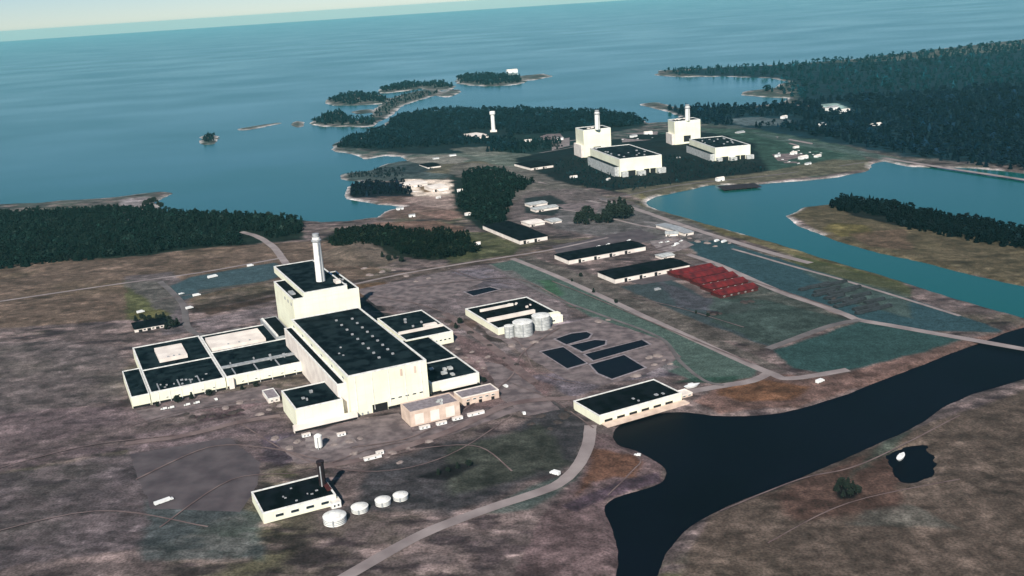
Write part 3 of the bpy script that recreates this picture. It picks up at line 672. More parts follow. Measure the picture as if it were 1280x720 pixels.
shell(wl, M['white'], M['roof'], M['rim'], t=.9)
wl.part('plinth_and_shade_band', M['dark'], (.5, wl.w-.5, -.2, -.02, -.1, 2.2))  # same painted shade strip under the end block
dk = Bld('link_building', 'dark low link block against the left foot of the near reactor building', 'building', (345, 421), (365, 416), (326, 398), h=ww.h+3)
shell(dk, M['grey'], M['roof2'], M['grey'], t=.8)
dk.part('duct', M['rim'], (1, 3, 2, dk.d-2, dk.h-.64, dk.h+1))
cb_ = Bld('canteen_building', 'tiny pale box in the yard left of the front left block', 'building', (335, 498), (349, 494.5), (329, 487), h=5)
shell(cb_, M['pale'], M['kerb'], M['rim'], t=.6); windows(cb_, 2, 1, cb_.w-1, 1.5, 3)

# white silo in front of the low block
a = P(399, 560); si = empty('silo', (a[0], a[1], -.2)); tag(si, 'white upright silo standing alone before the front left block', 'silo')
hs = height(399, 560, 542)
MB().lathe(0, 0, [(3.2, 1.5), (3.2, hs-1.5), (1.2, hs)], 24).build('body', M['stack'], si)
for k in range(4):
    c, s = math.cos(k*math.pi/2+.7), math.sin(k*math.pi/2+.7); MB().box(c*2.6-.25, c*2.6+.25, s*2.6-.25, s*2.6+.25, 0, 1.49).build('leg', M['grey'], si)
MB().box(-.4, .4, -3.6, -3.22, .3, hs-2).build('ladder', M['grey'], si)

# --- water treatment building and its tanks --------------------------------
wt = Bld('treatment_building', 'low cream building with stepped white roof strips, three grey tanks at its front', 'building', (622, 410), (697, 390), (583, 385), base=(623, 419))
shell(wt, M['white'], M['roof2'], M['rim'], t=1.6)
def strip(q, z0, z1, m, nm, dy=3.0):
    x0, y0 = wt.loc(*q[0], z1); x1, y1 = wt.loc(*q[1], z1); y = (y0+y1)/2; return wt.part(nm, m, (x0, x1, y, y+dy, wt.h-.64, z1))
strip([(612, 400), (667, 386)], 0, wt.h+3, M['pale'], 'clerestory', 4)
strip([(602, 388), (640, 378)], 0, wt.h+2, M['pale'], 'clerestory', 2)
x0, y0 = wt.loc(664, 396, wt.h); wt.part('raised_block', M['white'], (x0, wt.w-1.7, 1.7, 9, wt.h-.64, wt.h+2.6))
x0, y0 = wt.loc(644, 372, wt.h); roof_boxes(wt, 5, wt.h-.64, wt.w*.55, wt.w-8, wt.d*.5, wt.d-8, M['pale'])
windows(wt, 8, wt.w*.1, wt.w*.9, 2.5, 4.5)
TG = 'grey tanks at the treatment building'
def tank(px, py, pyt, r, lab, group=TG, m=None, legs=False, dome=.12):
    a = P(px, py); h = height(px, py, pyt); t = empty('storage_tank', (a[0], a[1], -.2)); tag(t, lab, 'tank', group)
    MB().lathe(0, 0, [(r, 0), (r, h)], 32).build('shell', m or M['tank'], t)
    rf = MB().lathe(0, 0, [(r+.2, h+.01), (r+.2, h+.3), (r*.55, h+.3+r*dome*.7), (.6, h+.3+r*dome)], 32).build('roof', M['rim'], t)
    MB().box(-.5, .5, -r-.7, -r+.05, .2, h).build('ladder', M['grey'], t)
    MB().lathe(r*.4, 0, [(.5, h+.3), (.5, h+1.6)], 10).build('hatch', M['grey'], rf)
    for k in range(3): MB().lathe(0, 0, [(r+.02, h*(.25+.25*k)), (r+.14, h*(.25+.25*k)), (r+.14, h*(.25+.25*k)+.4), (r+.02, h*(.25+.25*k)+.4)], 32).build('hoop', M['grey'], t)
    return t
tank(637, 421, 407, 5.0, 'smallest and leftmost grey tank at the front of the treatment building')
tank(654, 418, 402, 10.5, 'middle wide grey tank between the small tank and the right one')
tank(677, 410, 394, 10.0, 'right hand wide grey tank under the raised end of the treatment building')

# --- basins ------------------------------------------------------------------
def basin(pts, lab):
    w_ = poly(pts); c = w_.mean(0); t = empty('settling_basin', (c[0], c[1], 0)); tag(t, lab, 'basin', 'dark settling basins in the yard')
    q = w_-c; out = q*(1+2.2/np.linalg.norm(q, axis=1))[:, None]; n = len(q)
    mb = MB(); mb.v = [(x, y, .5) for x, y in q]+[(x, y, .5) for x, y in out]+[(x, y, -.2) for x, y in out]+[(x, y, .2) for x, y in q]
    for i in range(n): j = (i+1) % n; mb.f += [(i, n+i, n+j, j), (n+i, 2*n+i, 2*n+j, n+j), (j, 3*n+j, 3*n+i, i)]
    mb.build('rim', M['kerb'], t)
    mb = MB(); mb.v = [(x, y, .22) for x, y in q]; mb.f = [tuple(range(n))]; mb.build('water', M['basin'], t)
basin([(694, 424), (715, 417), (733, 415), (739, 418), (735, 423), (708, 431)], 'small rounded dark basin nearest the grey tanks')
basin([(712, 432), (744, 425), (757, 426), (756, 431), (728, 440)], 'short dark basin in the middle of the group')
basin([(676, 440), (704, 434), (733, 454), (709, 461)], 'broad dark basin at the left of the group')
basin([(731, 443), (802, 425), (812, 431), (742, 451)], 'long thin dark basin running to the green strip')
basin([(738, 456), (780, 444), (806, 460), (765, 474), (748, 467)], 'large dark basin nearest the pump house')
basin([(581, 365), (612, 359), (624, 362), (592, 370)], 'narrow dark pit behind the treatment building')

# --- pump house -------------------------------------------------------------
pyaw = float(np.arctan2(*(P(852, 490, 8)-P(749, 519, 8))[::-1]))
ph = Bld('pump_house', 'black roofed cream pump house on the edge of the black canal', 'building', (749, 519), (852, 490), (720, 499.5), base=(751, 531), yaw=pyaw)
shell(ph, M['white'], M['roof2'], M['rim'], t=1.0)
ph.part('quay', M['pink'], (2, ph.w*1.02, -8.5, -.6, 0, 1.6))
for k in range(6): ph.part('intake_opening', M['dark'], (5+k*(ph.w-10)/6, 5+(k+.62)*(ph.w-10)/6, -.25, -.02, .2, 3.4))
roof_boxes(ph, 4, ph.h-.64, 8, ph.w-10, 4, ph.d-6, M['grey'], hh=(.4, .9))
hut = Bld('quay_hut', 'little pinkish hut at the right end of the pump house', 'building', (851, 494), (866, 490), (846, 488), h=3.5, yaw=pyaw)
shell(hut, M['pink'], M['pale'], M['pale'], t=.4); windows(hut, 2, .6, hut.w-.6, 1.2, 2.4)

# --- south west building, chimney, tanks -----------------------------------------
sw = Bld('boiler_house', 'small black roofed boiler house at the bottom edge, beside the black chimney', 'building', (328, 641), (421, 619), (312, 614.5), base=(330, 655))
shell(sw, M['white'], M['roof2'], M['rim'], t=1.2)
roof_boxes(sw, 7, sw.h-.64, 6, sw.w-10, 3, sw.d-4, M['grey'], s=(.8, 2), hh=(.4, 1))
windows(sw, 4, 6, sw.w-3, 3, 5.4)
a = P(405, 618, 0); hb = height(405, 618, 576); bc = empty('boiler_chimney', (a[0], a[1], -.2)); tag(bc, 'slim sooty black chimney at the right end of the boiler house', 'chimney')
MB().lathe(0, 0, [(2.6, 0), (2.4, hb-1.5), (2.9, hb-1.4), (2.9, hb)], 20).build('flue', M['black'], bc)
MB().box(-3.5, 3.5, -3.5, 3.5, 0, 1.2).build('base', M['black'], bc); MB().box(-.4, .4, -3.2, -2.3, 1.3, hb-3).build('ladder', M['grey'], bc)
fd = Bld('fuel_duct', 'dark red steel duct from the black chimney down to the small white cabin', 'duct', (409, 612), (415, 611), (402, 598), h=9)
fd.part('casing', M['redwall'], (0, fd.w, 0, fd.d, 3, fd.h)); 
for k in range(3): fd.part('support', M['black'], (1, 1.8, 1+k*(fd.d-3)/2, 2+k*(fd.d-3)/2, 0, 2.98))
cbn = Bld('cabin', 'small white cabin at the right front corner of the boiler house', 'cabin', (414, 628), (426, 625), (411, 622), h=5.5)
shell(cbn, M['paint'], M['pale'], M['rim'], t=.4); windows(cbn, 2, .6, cbn.w-.6, 1.6, 3.4)
DT = 'white domed fuel tanks in a row by the boiler house'
for k, (px, py, pt, r, lb_) in enumerate(((419, 652, 644, 8.0, 'lowest of the white domed tanks, right under the white cabin'), (450, 638, 632.5, 6.0, 'second white domed tank counting from the boiler house'),
        (479, 629.5, 624, 5.6, 'third white domed tank counting from the boiler house'), (501, 623, 618, 5.4, 'white domed tank farthest from the boiler house'))):
    tank(px, py, pt, r, lb_, DT, M['stack'], dome=.3)

# --- warehouses --------------------------------------------------------------------
def warehouse(lab, FL, FR, BL, h, group='long low warehouses', yaw=PSI, name='warehouse', nd=4, roofm='roof2'):
    b = Bld(name, lab, 'warehouse', FL, FR, BL, h=h, group=group, yaw=yaw)
    b.part('wall', M['pale'], (0, b.w, 0, b.d, 0, h-.5))
    e = .9; MB().prism([(-e, h-.5), (b.d+e, h-.5), (b.d+e, h-.1), (b.d/2, h+1.4), (-e, h-.1)], -e, b.w+e).build('roof', M[roofm], b.root)
    for k in range(nd):
        x = b.w*(.12+.8*k/max(nd, 1)); b.part('door', M['dark'], (x, x+min(4, b.w*.12), -.2, -.02, 0, h-1.8))
        b.part('window', M['glass'], (x+min(5.5, b.w*.15), x+min(9, b.w*.22), -.18, -.02, 1.6, 3.0))
    b.part('skirting', M['kerb'], (.2, b.w-.2, -.12, -.02, 0, .8))
    return b
warehouse('black roofed warehouse right of the long road, the upper of the pair', (711, 324.5), (804, 306), (694, 317), 7)
warehouse('black roofed warehouse touching the red sheds, the lower of the pair', (769, 348), (862, 330), (750, 338.5), 7)
warehouse('dark roofed L shaped looking store beside the wood, white gable end towards us', (650, 300), (681, 293), (609, 280), 7, nd=2)
warehouse('white walled flat shed on the bank left of the first far reactor', (664, 209.5), (695, 206.5), (650, 203), 6, nd=2)
warehouse('long grey roofed shed by the lagoon road', (856, 291), (867, 289), (822, 280), 5, nd=1, roofm='grey')
warehouse('pale low shed below the grey roofed one by the lagoon road', (832, 292), (848, 297), (826, 289), 4.5, nd=1, yaw=-.15, roofm='tank')
warehouse('small white shed behind the lower black roofed warehouse', (828, 321), (844, 318.5), (824, 317), 4, nd=1, roofm='tank')
warehouse('pale store in the trees, upper of two by the dark yard', (663, 256), (682, 252), (660, 253), 5, nd=1, roofm='tank')
warehouse('pale store in the trees, lower of two by the dark yard', (670, 262), (696, 257), (667, 259), 5, nd=1, roofm='tank')
warehouse('white tent like shed just above the dark roofed store', (662, 280), (684, 278), (658, 275), 5, nd=1, roofm='pale')
warehouse('narrow olive store beside the white tent like shed', (690, 277), (702, 275), (685, 273), 4, nd=1, roofm='tank')
warehouse('dark roofed shed near the left picture edge, by the office wing', (168, 411), (208, 403.5), (165, 403), 5, nd=3)
warehouse('small white house on the quay with brown yard', (541, 236), (560, 233), (536, 231), 7, nd=1, roofm='pale')
warehouse('tiny white shed above the quay, on the grey shore', (535, 208.5), (550, 206), (530, 204), 6, nd=1, roofm='roof2')
warehouse('long white hall on the upper quay', (508, 232), (536, 229), (505, 227.5), 6, nd=2, roofm='pale')
warehouse('white hall at the foot of the lone white tower', (594, 171), (612, 169), (590, 166), 8, nd=2, roofm='pale')

# --- red sheds -------------------------------------------------------------------
rs = ((847, 343.5), (862, 348), (875, 354), (888, 361), (901, 368.5))
LBL = ['red barrack touching the lower black roofed warehouse', 'red barrack second from the warehouse', 'red barrack in the middle of the row of five', 'red barrack second from the near end of the row', 'red barrack at the near end of the row, by the pale trailer']
for k, (px, py) in enumerate(rs):
    b = Bld('red_barrack', LBL[k], 'barrack', (px, py), (px+46, py-10), (px-9, py-5.5), h=4.5, group='row of dark red barracks')
    b.part('wall', M['redwall'], (0, b.w, 0, b.d, 0, 4.2))
    MB().prism([(-.8, 4.2), (b.d+.8, 4.2), (b.d+.8, 4.5), (b.d/2, 8.0), (-.8, 4.5)], -.8, b.w+.8).build('roof', M['red'], b.root)
    for j in range(5): fr = b.part('window', M['rim'], (4+j*b.w/5.3, 6+j*b.w/5.3, -.15, -.02, 1.4, 2.8)); b.part('pane', M['glass'], (4.2+j*b.w/5.3, 5.8+j*b.w/5.3, -.2, -.153, 1.6, 2.6), parent=fr)
    b.part('door', M['dark'], (b.w*.5, b.w*.5+1.2, -.15, -.02, 0, 2.2))

# --- far reactor blocks --------------------------------------------------------------
def far_unit(which, rq, tq, tb, stk, rbase):
    g = 'two distant reactor blocks'
    hT = height(tb[0], tb[1], tq[0][1]); yaw = float(np.arctan2(*(P(*tq[1], hT)-P(*tq[0], hT))[::-1]))
    t = Bld('turbine_hall', 'low cream turbine hall of the '+which, 'turbine hall', tq[0], tq[1], tq[2], h=hT, yaw=yaw, group='turbine halls of the distant blocks')
    shell(t, M['white'], M['roof'], M['rim'], t=1.8, lip=1.3)
    t.part('annex', M['tank'], (-9, -.02, 4, t.d*.95, 0, hT*.55)); t.part('annex_roof', M['roof'], (-9, -.1, 4, t.d*.95, hT*.55+.01, hT*.55+.4))
    for k, (a_, c_) in enumerate(((.17, .37), (.57, .7), (.72, .85))): t.part('loading_door', M['dark'], (t.w*a_, t.w*c_, -.3, -.02, 0, hT*.30))
    t.part('transformer_hall', M['tank'], (t.w*.02, t.w*.16, -9, -.02, 0, hT*.3)); t.part('transformer_hall', M['tank'], (t.w*.86, t.w*1.06, -8, -.02, 0, hT*.3)); t.part('transformer_hall', M['tank'], (t.w*.38, t.w*.56, -12, -.35, 0, hT*.26))
    roof_boxes(t, 12, hT-.9, 5, t.w-8, 8, t.d-10, M['grey'], s=(2, 4))
    hR = height(rbase[0], rbase[1], rq[2][1])
    r = Bld('reactor_building', 'tall cream reactor block of the '+which, 'reactor building', rq[0], rq[1], rq[2], h=hR, yaw=yaw, group=g)
    shell(r, M['white'], M['roof'], M['rim'], t=2, lip=1.5)
    r.part('lower_block', M['pale'], (-6, -.02, 2, r.d-2, 0, hR*.45))
    r.part('opening', M['dark'], (r.w*.35, r.w*.62, -.3, -.02, hR*.1, hR*.36))
    x, y = r.loc(stk[0], stk[1]+1, hR); z = hR+5
    while proj(*(r.A+r.u*x+r.v*y), z)[1] > stk[2] and z < 160: z += .3
    print('far stack', z); chimney(r, x, y, hR-.9, z, 5.8, taper=.9)
    roof_boxes(r, 5, hR-.9, 6, r.w-10, 4, r.d-6, M['pale'], s=(3, 6))
    return t, r
far_unit('nearer distant unit, left of the two', [(729, 162.5), (766, 160), (710, 160.2)], [(774.4, 198.5), (827, 193), (722, 186.5)], (777.5, 221), (747, 160, 137.5), (711, 194))
far_unit('farther distant unit, right of the two', [(843, 151.6), (876, 149), (824, 150)], [(894, 184.5), (938, 180.5), (848, 174.5)], (897, 202), (859.5, 149, 130.5), (825, 179))
# lone tower
a = P(617, 165); tw = empty('tower', (a[0], a[1], 0)); tag(tw, 'lone white tower with a wider head standing in front of the dark headland wood', 'tower')
h = height(617, 165, 139)
MB().lathe(0, 0, [(5.6, 0), (5.0, h-10)], 24).build('shaft', M['stack'], tw); MB().lathe(0, 0, [(5.2, h-9.9), (7.6, h-8), (7.6, h-1), (6, h)], 24).build('head', M['stack'], tw)
MB().box(-9, 9, -8, 8, 0, 5).build('base_house', M['pale'], tw)

# ------------------------------------------------------------------ small houses around the far blocks
HS = [((545, 200), 16, 'pale hut on the bare ground behind the harbour, left one', 5), ((566, 196), 18, 'pale hut on the bare ground behind the harbour, right one', 5), ((660, 178), 20, 'pale shed midway between the lone tower and the left distant reactor', 6), ((575, 240), 12, 'small white hut at the right end of the quay', 5), ((548, 248), 10, 'small white hut low on the sandy quay', 4), ((760, 225), 10, 'small white hut in the dark trees below the left distant reactor', 3), ((717, 222), 16, 'long white hut at the left foot of the left distant reactor', 3),
      ((848, 198), 9, 'white hut between the two distant blocks', 3), ((900, 226), 18, 'white pump house on the lagoon shore under the right distant block', 6), ((972, 196), 14, 'leftmost white hut on the lagoon point', 5),
      ((992, 193), 16, 'white hut second from left on the lagoon point', 5), ((1004, 199), 22, 'biggest white hut on the lagoon point', 6), ((1022, 197), 18, 'rightmost white hut on the lagoon point', 5), ((1010, 206), 14, 'white hut nearest the water on the lagoon point', 4),
      ((995, 186), 14, 'white hut highest on the lagoon point', 5), ((1040, 138), 40, 'large white farmhouse in the clearing of the far forest', 9), ((1056, 141), 30, 'white barn right of the farmhouse in the far forest', 8), ((980, 148), 22, 'pale hut left in the far forest', 6),
      ((1028, 157), 22, 'pale barn by the track in the far forest', 6), ((1095, 158), 30, 'long pale barn in the right part of the far forest', 6), ((925, 168), 26, 'grey shed behind the right distant block', 6), ((792, 172), 20, 'pale shed between the two distant chimneys', 6),
      ((810, 168), 24, 'pale shed just left of the right distant reactor', 6), ((700, 175), 18, 'pale shed left of the left distant reactor', 6), ((626, 180), 14, 'pale hut below the lone tower', 5), ((585, 269), 12, 'white hut at the edge of the quay wood', 4),
      ((597, 306), 10, 'small pale olive hut by the road junction', 4), ((500, 262), 14, 'white boathouse at the left end of the harbour', 4), ((515, 271), 12, 'pale shed on the harbour shore', 4), ((640, 91), 60, 'white house on the farthest island', 12), ((455, 175), 16, 'white beach hut on the headland shore', 6)]
for (px, py), wd, lab, hh in HS:
    wd *= .85
    a = P(px, py); t = empty('hut', (a[0], a[1], -.3), PSI+random.uniform(-.3, .3)); tag(t, lab, 'hut', 'scattered white huts'); d = wd*.5
    MB().box(-wd/2, wd/2, -d/2, d/2, 0, hh).build('wall', M['paint'], t)
    MB().prism([(-d/2-.4, hh+.01), (d/2+.4, hh+.01), (0, hh+d*.22)], -wd/2-.4, wd/2+.4).build('roof', M['pale'] if random.random() < .6 else M['grey'], t)
    MB().box(-wd*.08, wd*.08, -d/2-.15, -d/2-.02, 0, min(2.4, hh-.5)).build('door', M['dark'], t)

# ------------------------------------------------------------------ vehicles and small white things
def van(px, py, rz, lab, L=7, W=2.4, H=2.8, group='white vehicles parked about the site', m='paint', name='parked_van', cat='van'):
    a = P(px, py); t = empty(name, (a[0], a[1], .15), rz); tag(t, lab, cat, group)
    MB().prism([(-L/2, .5), (L/2, .5), (L/2, H*.55), (L/2-1.2, H*.62), (L/2-2.1, H), (-L/2, H)], -W/2, W/2).build('body', M[m], t)
    MB().prism([(L/2-1.22, H*.64), (L/2-1.16, H*.66), (L/2-1.98, H*.96), (L/2-2.04, H*.94)], -W/2+.2, W/2-.2).build('windscreen', M['glass'], t)
    for sx in (-1, 1):
        for sy in (-1, 1):
            c = MB(); c.lathe(0, 0, [(.45, -.15), (.45, .15)], 14); c.v = [(sx*(W/2-.1)+z, sy*L*.3+x, .45+y) for x, y, z in c.v]; c.build('wheel', M['rubber'], t)
    return t
van(266, 347, PSI-1.3, 'white lorry on the road along the brown field', 14, 3, 3.6)
van(313, 333, PSI-1.4, 'white van on the road corner left of the reactor', 9, 3, 3)
van(246, 370, PSI-1.4, 'white van on the lower edge of the blue grey field', 10, 3, 3)
van(227, 368, PSI-1.2, 'white car at the left corner of the blue grey field', 7, 2.4, 2)
van(237, 386, PSI-1.3, 'white van on the dirt below the blue grey field', 9, 3, 3)
van(176, 391, PSI-1.3, 'white van by the bushes near the left picture edge', 9, 3, 3)
van(694, 593, .9, 'bright white van beside the pale gravel road to the canal', 8, 3, 3)
van(655, 518, .2, 'white van in the yard left of the pump house', 5, 2.4, 2.4)
van(797, 570, 1.1, 'white van on the brown point in the canal', 5, 2, 2)
van(1025, 478, PSI-1.4, 'white van on the orange bank above the canal', 9, 3, 3)
van(892, 400-7, 1.2, 'dark lorry in the field below the red barracks', 10, 3, 3, m='black')
van(822, 363, PSI-1.5, 'grey lorry on the yard left of the red barracks', 8, 3, 3, m='grey')
van(846, 306, PSI-1.2, 'white van in the field behind the lower warehouse', 8, 3, 3)
van(896, 302, PSI-1.2, 'white van beside the dark heap on the lagoon road', 9, 3, 3)
van(905, 305-2, PSI-1.2, 'white lorry last on the lagoon road junction', 10, 3, 3)
van(632, 484, .5, 'white van right of the narrow pinkish box', 6, 2.4, 2.4)
van(612, 487, .5, 'white van touching the corner of the narrow pinkish box', 6, 2.4, 2.4)
van(205, 628, -.9, 'pale flatbed lorry at the bottom left of the site', 14, 3, 2.4)
ORN = ['first', 'second', 'third', 'fourth', 'fifth', 'sixth', 'seventh', 'eighth', 'ninth', 'tenth', 'eleventh', 'twelfth']
c0 = van(974, 192, PSI-1.2, 'first car from the left in the lagoon point car park', 5.5, 2.4, 1.7, 'cars in the lagoon point car park', name='parked_car', cat='car')
for where, pl, wht in (('lagoon point car park', [(991, 189.5), (998, 189), (988, 193.5), (1001, 192.5), (1012, 191), (1016, 194), (1026, 192), (978, 200), (986, 203), (998, 205)], 1),
        ('yard between the distant reactors', [(784, 171), (797, 174), (803, 170), (815, 173), (778, 175)], 1), ('front yard of the office wing', [(205, 512), (214, 510.5), (234, 507), (246, 504.5), (270, 500)], 1),
        ('strip beside the upper warehouse', [(722, 315), (735, 312), (748, 308.5), (760, 306), (786, 301)], 1), ('lagoon road apron', [(826, 304), (834, 303), (842, 308), (851, 302)], 1)):
    if 'lagoon point' in where: pl = pl
    for i, (px, py) in enumerate(sorted(pl)):
        c = copy_tree(c0); a = P(px, py); c.location = (a[0], a[1], .12); c.rotation_euler = (0, 0, PSI+random.choice((0, 1.57))+random.uniform(-.1, .1)); k = i+(1 if 'lagoon point' in where else 0)
        if c is not c0: c['label'] = 'car number '+ORN[k]+' from the left in the '+where if 0 else ORN[k]+' car from the left in the '+where; c['group'] = 'cars in the '+where
def trailer(px, py, L, lab, W=3, H=2.6, rz=PSI, m='paint'):
    a = P(px, py); t = empty('site_trailer', (a[0], a[1], .1), rz); tag(t, lab, 'trailer', 'pale site trailers')
    MB().box(-L/2, L/2, -W/2, W/2, .4, H).build('body', M[m], t); MB().box(-L/2-.15, L/2+.15, -W/2-.15, W/2+.15, H+.01, H+.2).build('roof', M['pale'], t)
    for x in (-L*.3, L*.1): MB().box(x, x+1.2, -W/2-.08, -W/2-.01, 1.2, 2.1).build('window', M['glass'], t)
    for x in (-L*.35, L*.3): MB().box(x, x+.6, -W/2+.2, W/2-.2, 0, .39).build('support', M['dark'], t)
for a_ in ((531, 536, 9, 'leftmost white trailer in front of the pinkish box'), (552, 531, 9, 'white trailer second from left before the pinkish box'), (572, 525, 9, 'white trailer third from left before the pinkish box'),
           (595, 519, 15, 'long white trailer below the dark gap of the pinkish boxes'), (466, 574, 14, 'long white trailer alone in the foreground yard'), (475, 568, 6, 'short white trailer behind the long one in the yard'),
           (427, 545, 7, 'pale trailer right of the white silo'), (383, 546, 7, 'pale trailer left of the white silo'), (922, 368, 13, 'pale pink trailer at the near end of the red barracks')):
    trailer(*a_)
b = Bld('jetty', 'dark timber jetty in the lagoon below the right distant reactor', 'jetty', (905, 237), (944, 229), (900, 232), h=1.2, yaw=.1)
b.part('deck', M['black'], (0, b.w, 0, b.d, .6, 1.2))
for k in range(7): b.part('pile', M['black'], (k*b.w/7+.5, k*b.w/7+1.3, .2, 1, -3, .59))
# a light launch at the quay
def boat(px, py, L, lab, rz):
    a = P(px, py); t = empty('boat', (a[0], a[1], .2), rz); tag(t, lab, 'boat')
    mb = MB(); N = 10
    for z, k in ((0, .75), (L*.12, 1)):
        for i in range(N*2):
            s = i/(N*2)*2*math.pi; x = math.cos(s)*L/2; y = math.sin(s)*L*.16*(1 if x < 0 else (1-(x/(L/2))**2)**.4 if x < L/2 else 0); mb.v.append((x*k if k < 1 else x, y*k, z))
    n = N*2; mb.f = [(i, (i+1) % n, n+(i+1) % n, n+i) for i in range(n)]+[tuple(range(n, 2*n)), tuple(reversed(range(n)))]
    mb.build('hull', M['paint'], t); MB().box(-L*.2, L*.08, -L*.09, L*.09, L*.12+.01, L*.12+1.4).build('cabin', M['paint'], t); MB().box(.08*L+.01, .08*L+.1, -L*.08, L*.08, L*.12+.3, L*.12+1.1).build('windscreen', M['glass'], t)
boat(865, 484, 17, 'white launch laid up on the green slip beside the pump house', PSI)
boat(1126, 573, 15, 'white launch in the small dark cove on the far canal bank', PSI+.5)

# spoil heaps
def heap_mesh():
    v, f = [], []; N, K = 14, 5
    for j in range(K):
        r = 1-j/K
        for i in range(N): a = 6.283*i/N; q = r*(1+random.uniform(-.18, .18)); v.append((q*math.cos(a)*1.5, q*math.sin(a), (1-r*r)*.5+random.uniform(-.04, .04)*(j > 0)-(.1 if j == 0 else 0)))
    v.append((0, 0, .52))
    for j in range(K-1): f += [(j*N+i, j*N+(i+1) % N, (j+1)*N+(i+1) % N, (j+1)*N+i) for i in range(N)]
    f += [((K-1)*N+i, (K-1)*N+(i+1) % N, K*N) for i in range(N)]; m = MB(); m.v = v; m.f = f; return m
M['spoil'] = mat('pale_spoil', (.26, .215, .20), (.14, .11, .105), .5, .95); M['dspoil'] = mat('dark_spoil', (.05, .038, .036), (.025, .02, .02), .5, .95)
OR2 = ['first', 'second', 'third', 'fourth', 'fifth', 'sixth', 'seventh', 'eighth', 'ninth', 'tenth']
hp = [heap_mesh().build('spoil_heap', M['spoil']), heap_mesh().build('spoil_heap', M['dspoil'])]; hu = [0, 0]
for where, k, sz, pl in (('pale heap from the left in the yard beside the silo', 0, 3.2, [(372, 552), (408, 549), (418, 556), (437, 552), (362, 560), (344, 548), (450, 548)]),
        ('pale heap from the left right of the office wing track', 0, 3, [(352, 507), (336, 512), (325, 518), (300, 503), (316, 500), (282, 510)]),
        ('dark heap from the left along the front ditch', 1, 3.6, [(240, 521), (252, 522), (265, 521), (280, 519), (292, 516), (300, 513), (232, 518)]),
        ('pale heap from the left behind the settling basins', 0, 3.5, [(688, 412), (668, 428), (655, 436), (640, 432), (760, 400), (748, 402)]),
        ('pale heap from the left between basins and pump house', 0, 3.5, [(812, 447), (822, 445), (830, 450), (818, 456), (838, 455), (795, 470)]),
        ('dark heap from the left on the treatment building track', 1, 3.5, [(572, 408), (588, 416), (612, 432), (630, 448), (646, 456), (560, 402)]),
        ('pale heap from the left below the rear right block', 0, 3, [(572, 436), (583, 447), (590, 440), (598, 452), (610, 446), (604, 460)]),
        ('dark heap from the left by the pump house', 1, 4, [(705, 520), (697, 528), (688, 536), (712, 512), (676, 520), (664, 530)]),
        ('pale heap from the left behind the near reactor', 0, 4, [(462, 344), (478, 340), (492, 338), (508, 345), (520, 352), (536, 348), (455, 336)]),
        ('pale heap from the left on the lagoon road verge', 0, 4, [(838, 300), (872, 302), (884, 304), (894, 308), (912, 304), (862, 298)]),
        ('dark heap from the left in the lower right field', 1, 4, [(892, 393), (900, 392), (886, 390), (930, 378), (938, 377), (1040, 372)]),
        ('pale heap from the left in the front yard near the trailers', 0, 2.6, [(452, 573), (484, 571), (490, 566), (500, 578), (443, 567), (510, 560), (536, 552)])):
    for i, (px, py) in enumerate(sorted(pl)):
        o = hp[k] if not hu[k] else hp[k].copy(); 
        if hu[k]: col.objects.link(o)
        hu[k] = 1; a = P(px, py); s_ = sz*random.uniform(.6, 1.3); o.location = (a[0], a[1], 0); o.rotation_euler = (0, 0, random.random()*3); o.scale = (s_, s_, s_)
        tag(o, OR2[i]+' '+where, 'heap', where.replace(' from the left', ' heaps').replace('heap heaps', 'heaps'))

# stacked pipes in the storage field
ST = [(1023, 358), (1043, 372), (1068, 377), (1082, 385), (1034, 363), (1052, 366), (1060, 381), (1076, 370), (1093, 377), (1041, 356), (1030, 368), (1062, 362), (1088, 389), (1012, 361), (1049, 377), (1100, 386)]
WH = ['closest to the lagoon', 'by the pale road', 'in the middle', 'toward the right']
srt = sorted(range(len(ST)), key=lambda i: ST[i][0])
for n_, i in enumerate(srt):
    px, py = ST[i]; a = P(px, py); t = empty('pipe_stack', (a[0], a[1], .1), PSI); L = random.uniform(26, 42)
    tag(t, ['first','second','third','fourth','fifth','sixth','seventh','eighth','ninth','tenth','eleventh','twelfth','thirteenth','fourteenth','fifteenth','last','seventeenth','eighteenth','nineteenth','last'][n_]+' low dark pipe stack from the left in the storage field', 'pipe stack', 'pipe stacks in the storage field')
    mb = MB()
    for r in range(3):
        for q in range(6-r):
            c = MB(); c.lathe(0, 0, [(.5, -L/2), (.5, L/2)], 8); mb_n = len(mb.v); mb.v += [(z, (q-(5-r)/2)*1.02+x, .8+r*.9+y) for x, y, z in c.v]; mb.f += [tuple(k+mb_n for k in f) for f in c.f]
    mb.build('pipes', M['pipe'], t); 
    for q in (-.3, .3): MB().box(L*q, L*q+.6, -4, 4, 0, .29).build('bearer', M['dark'], t)

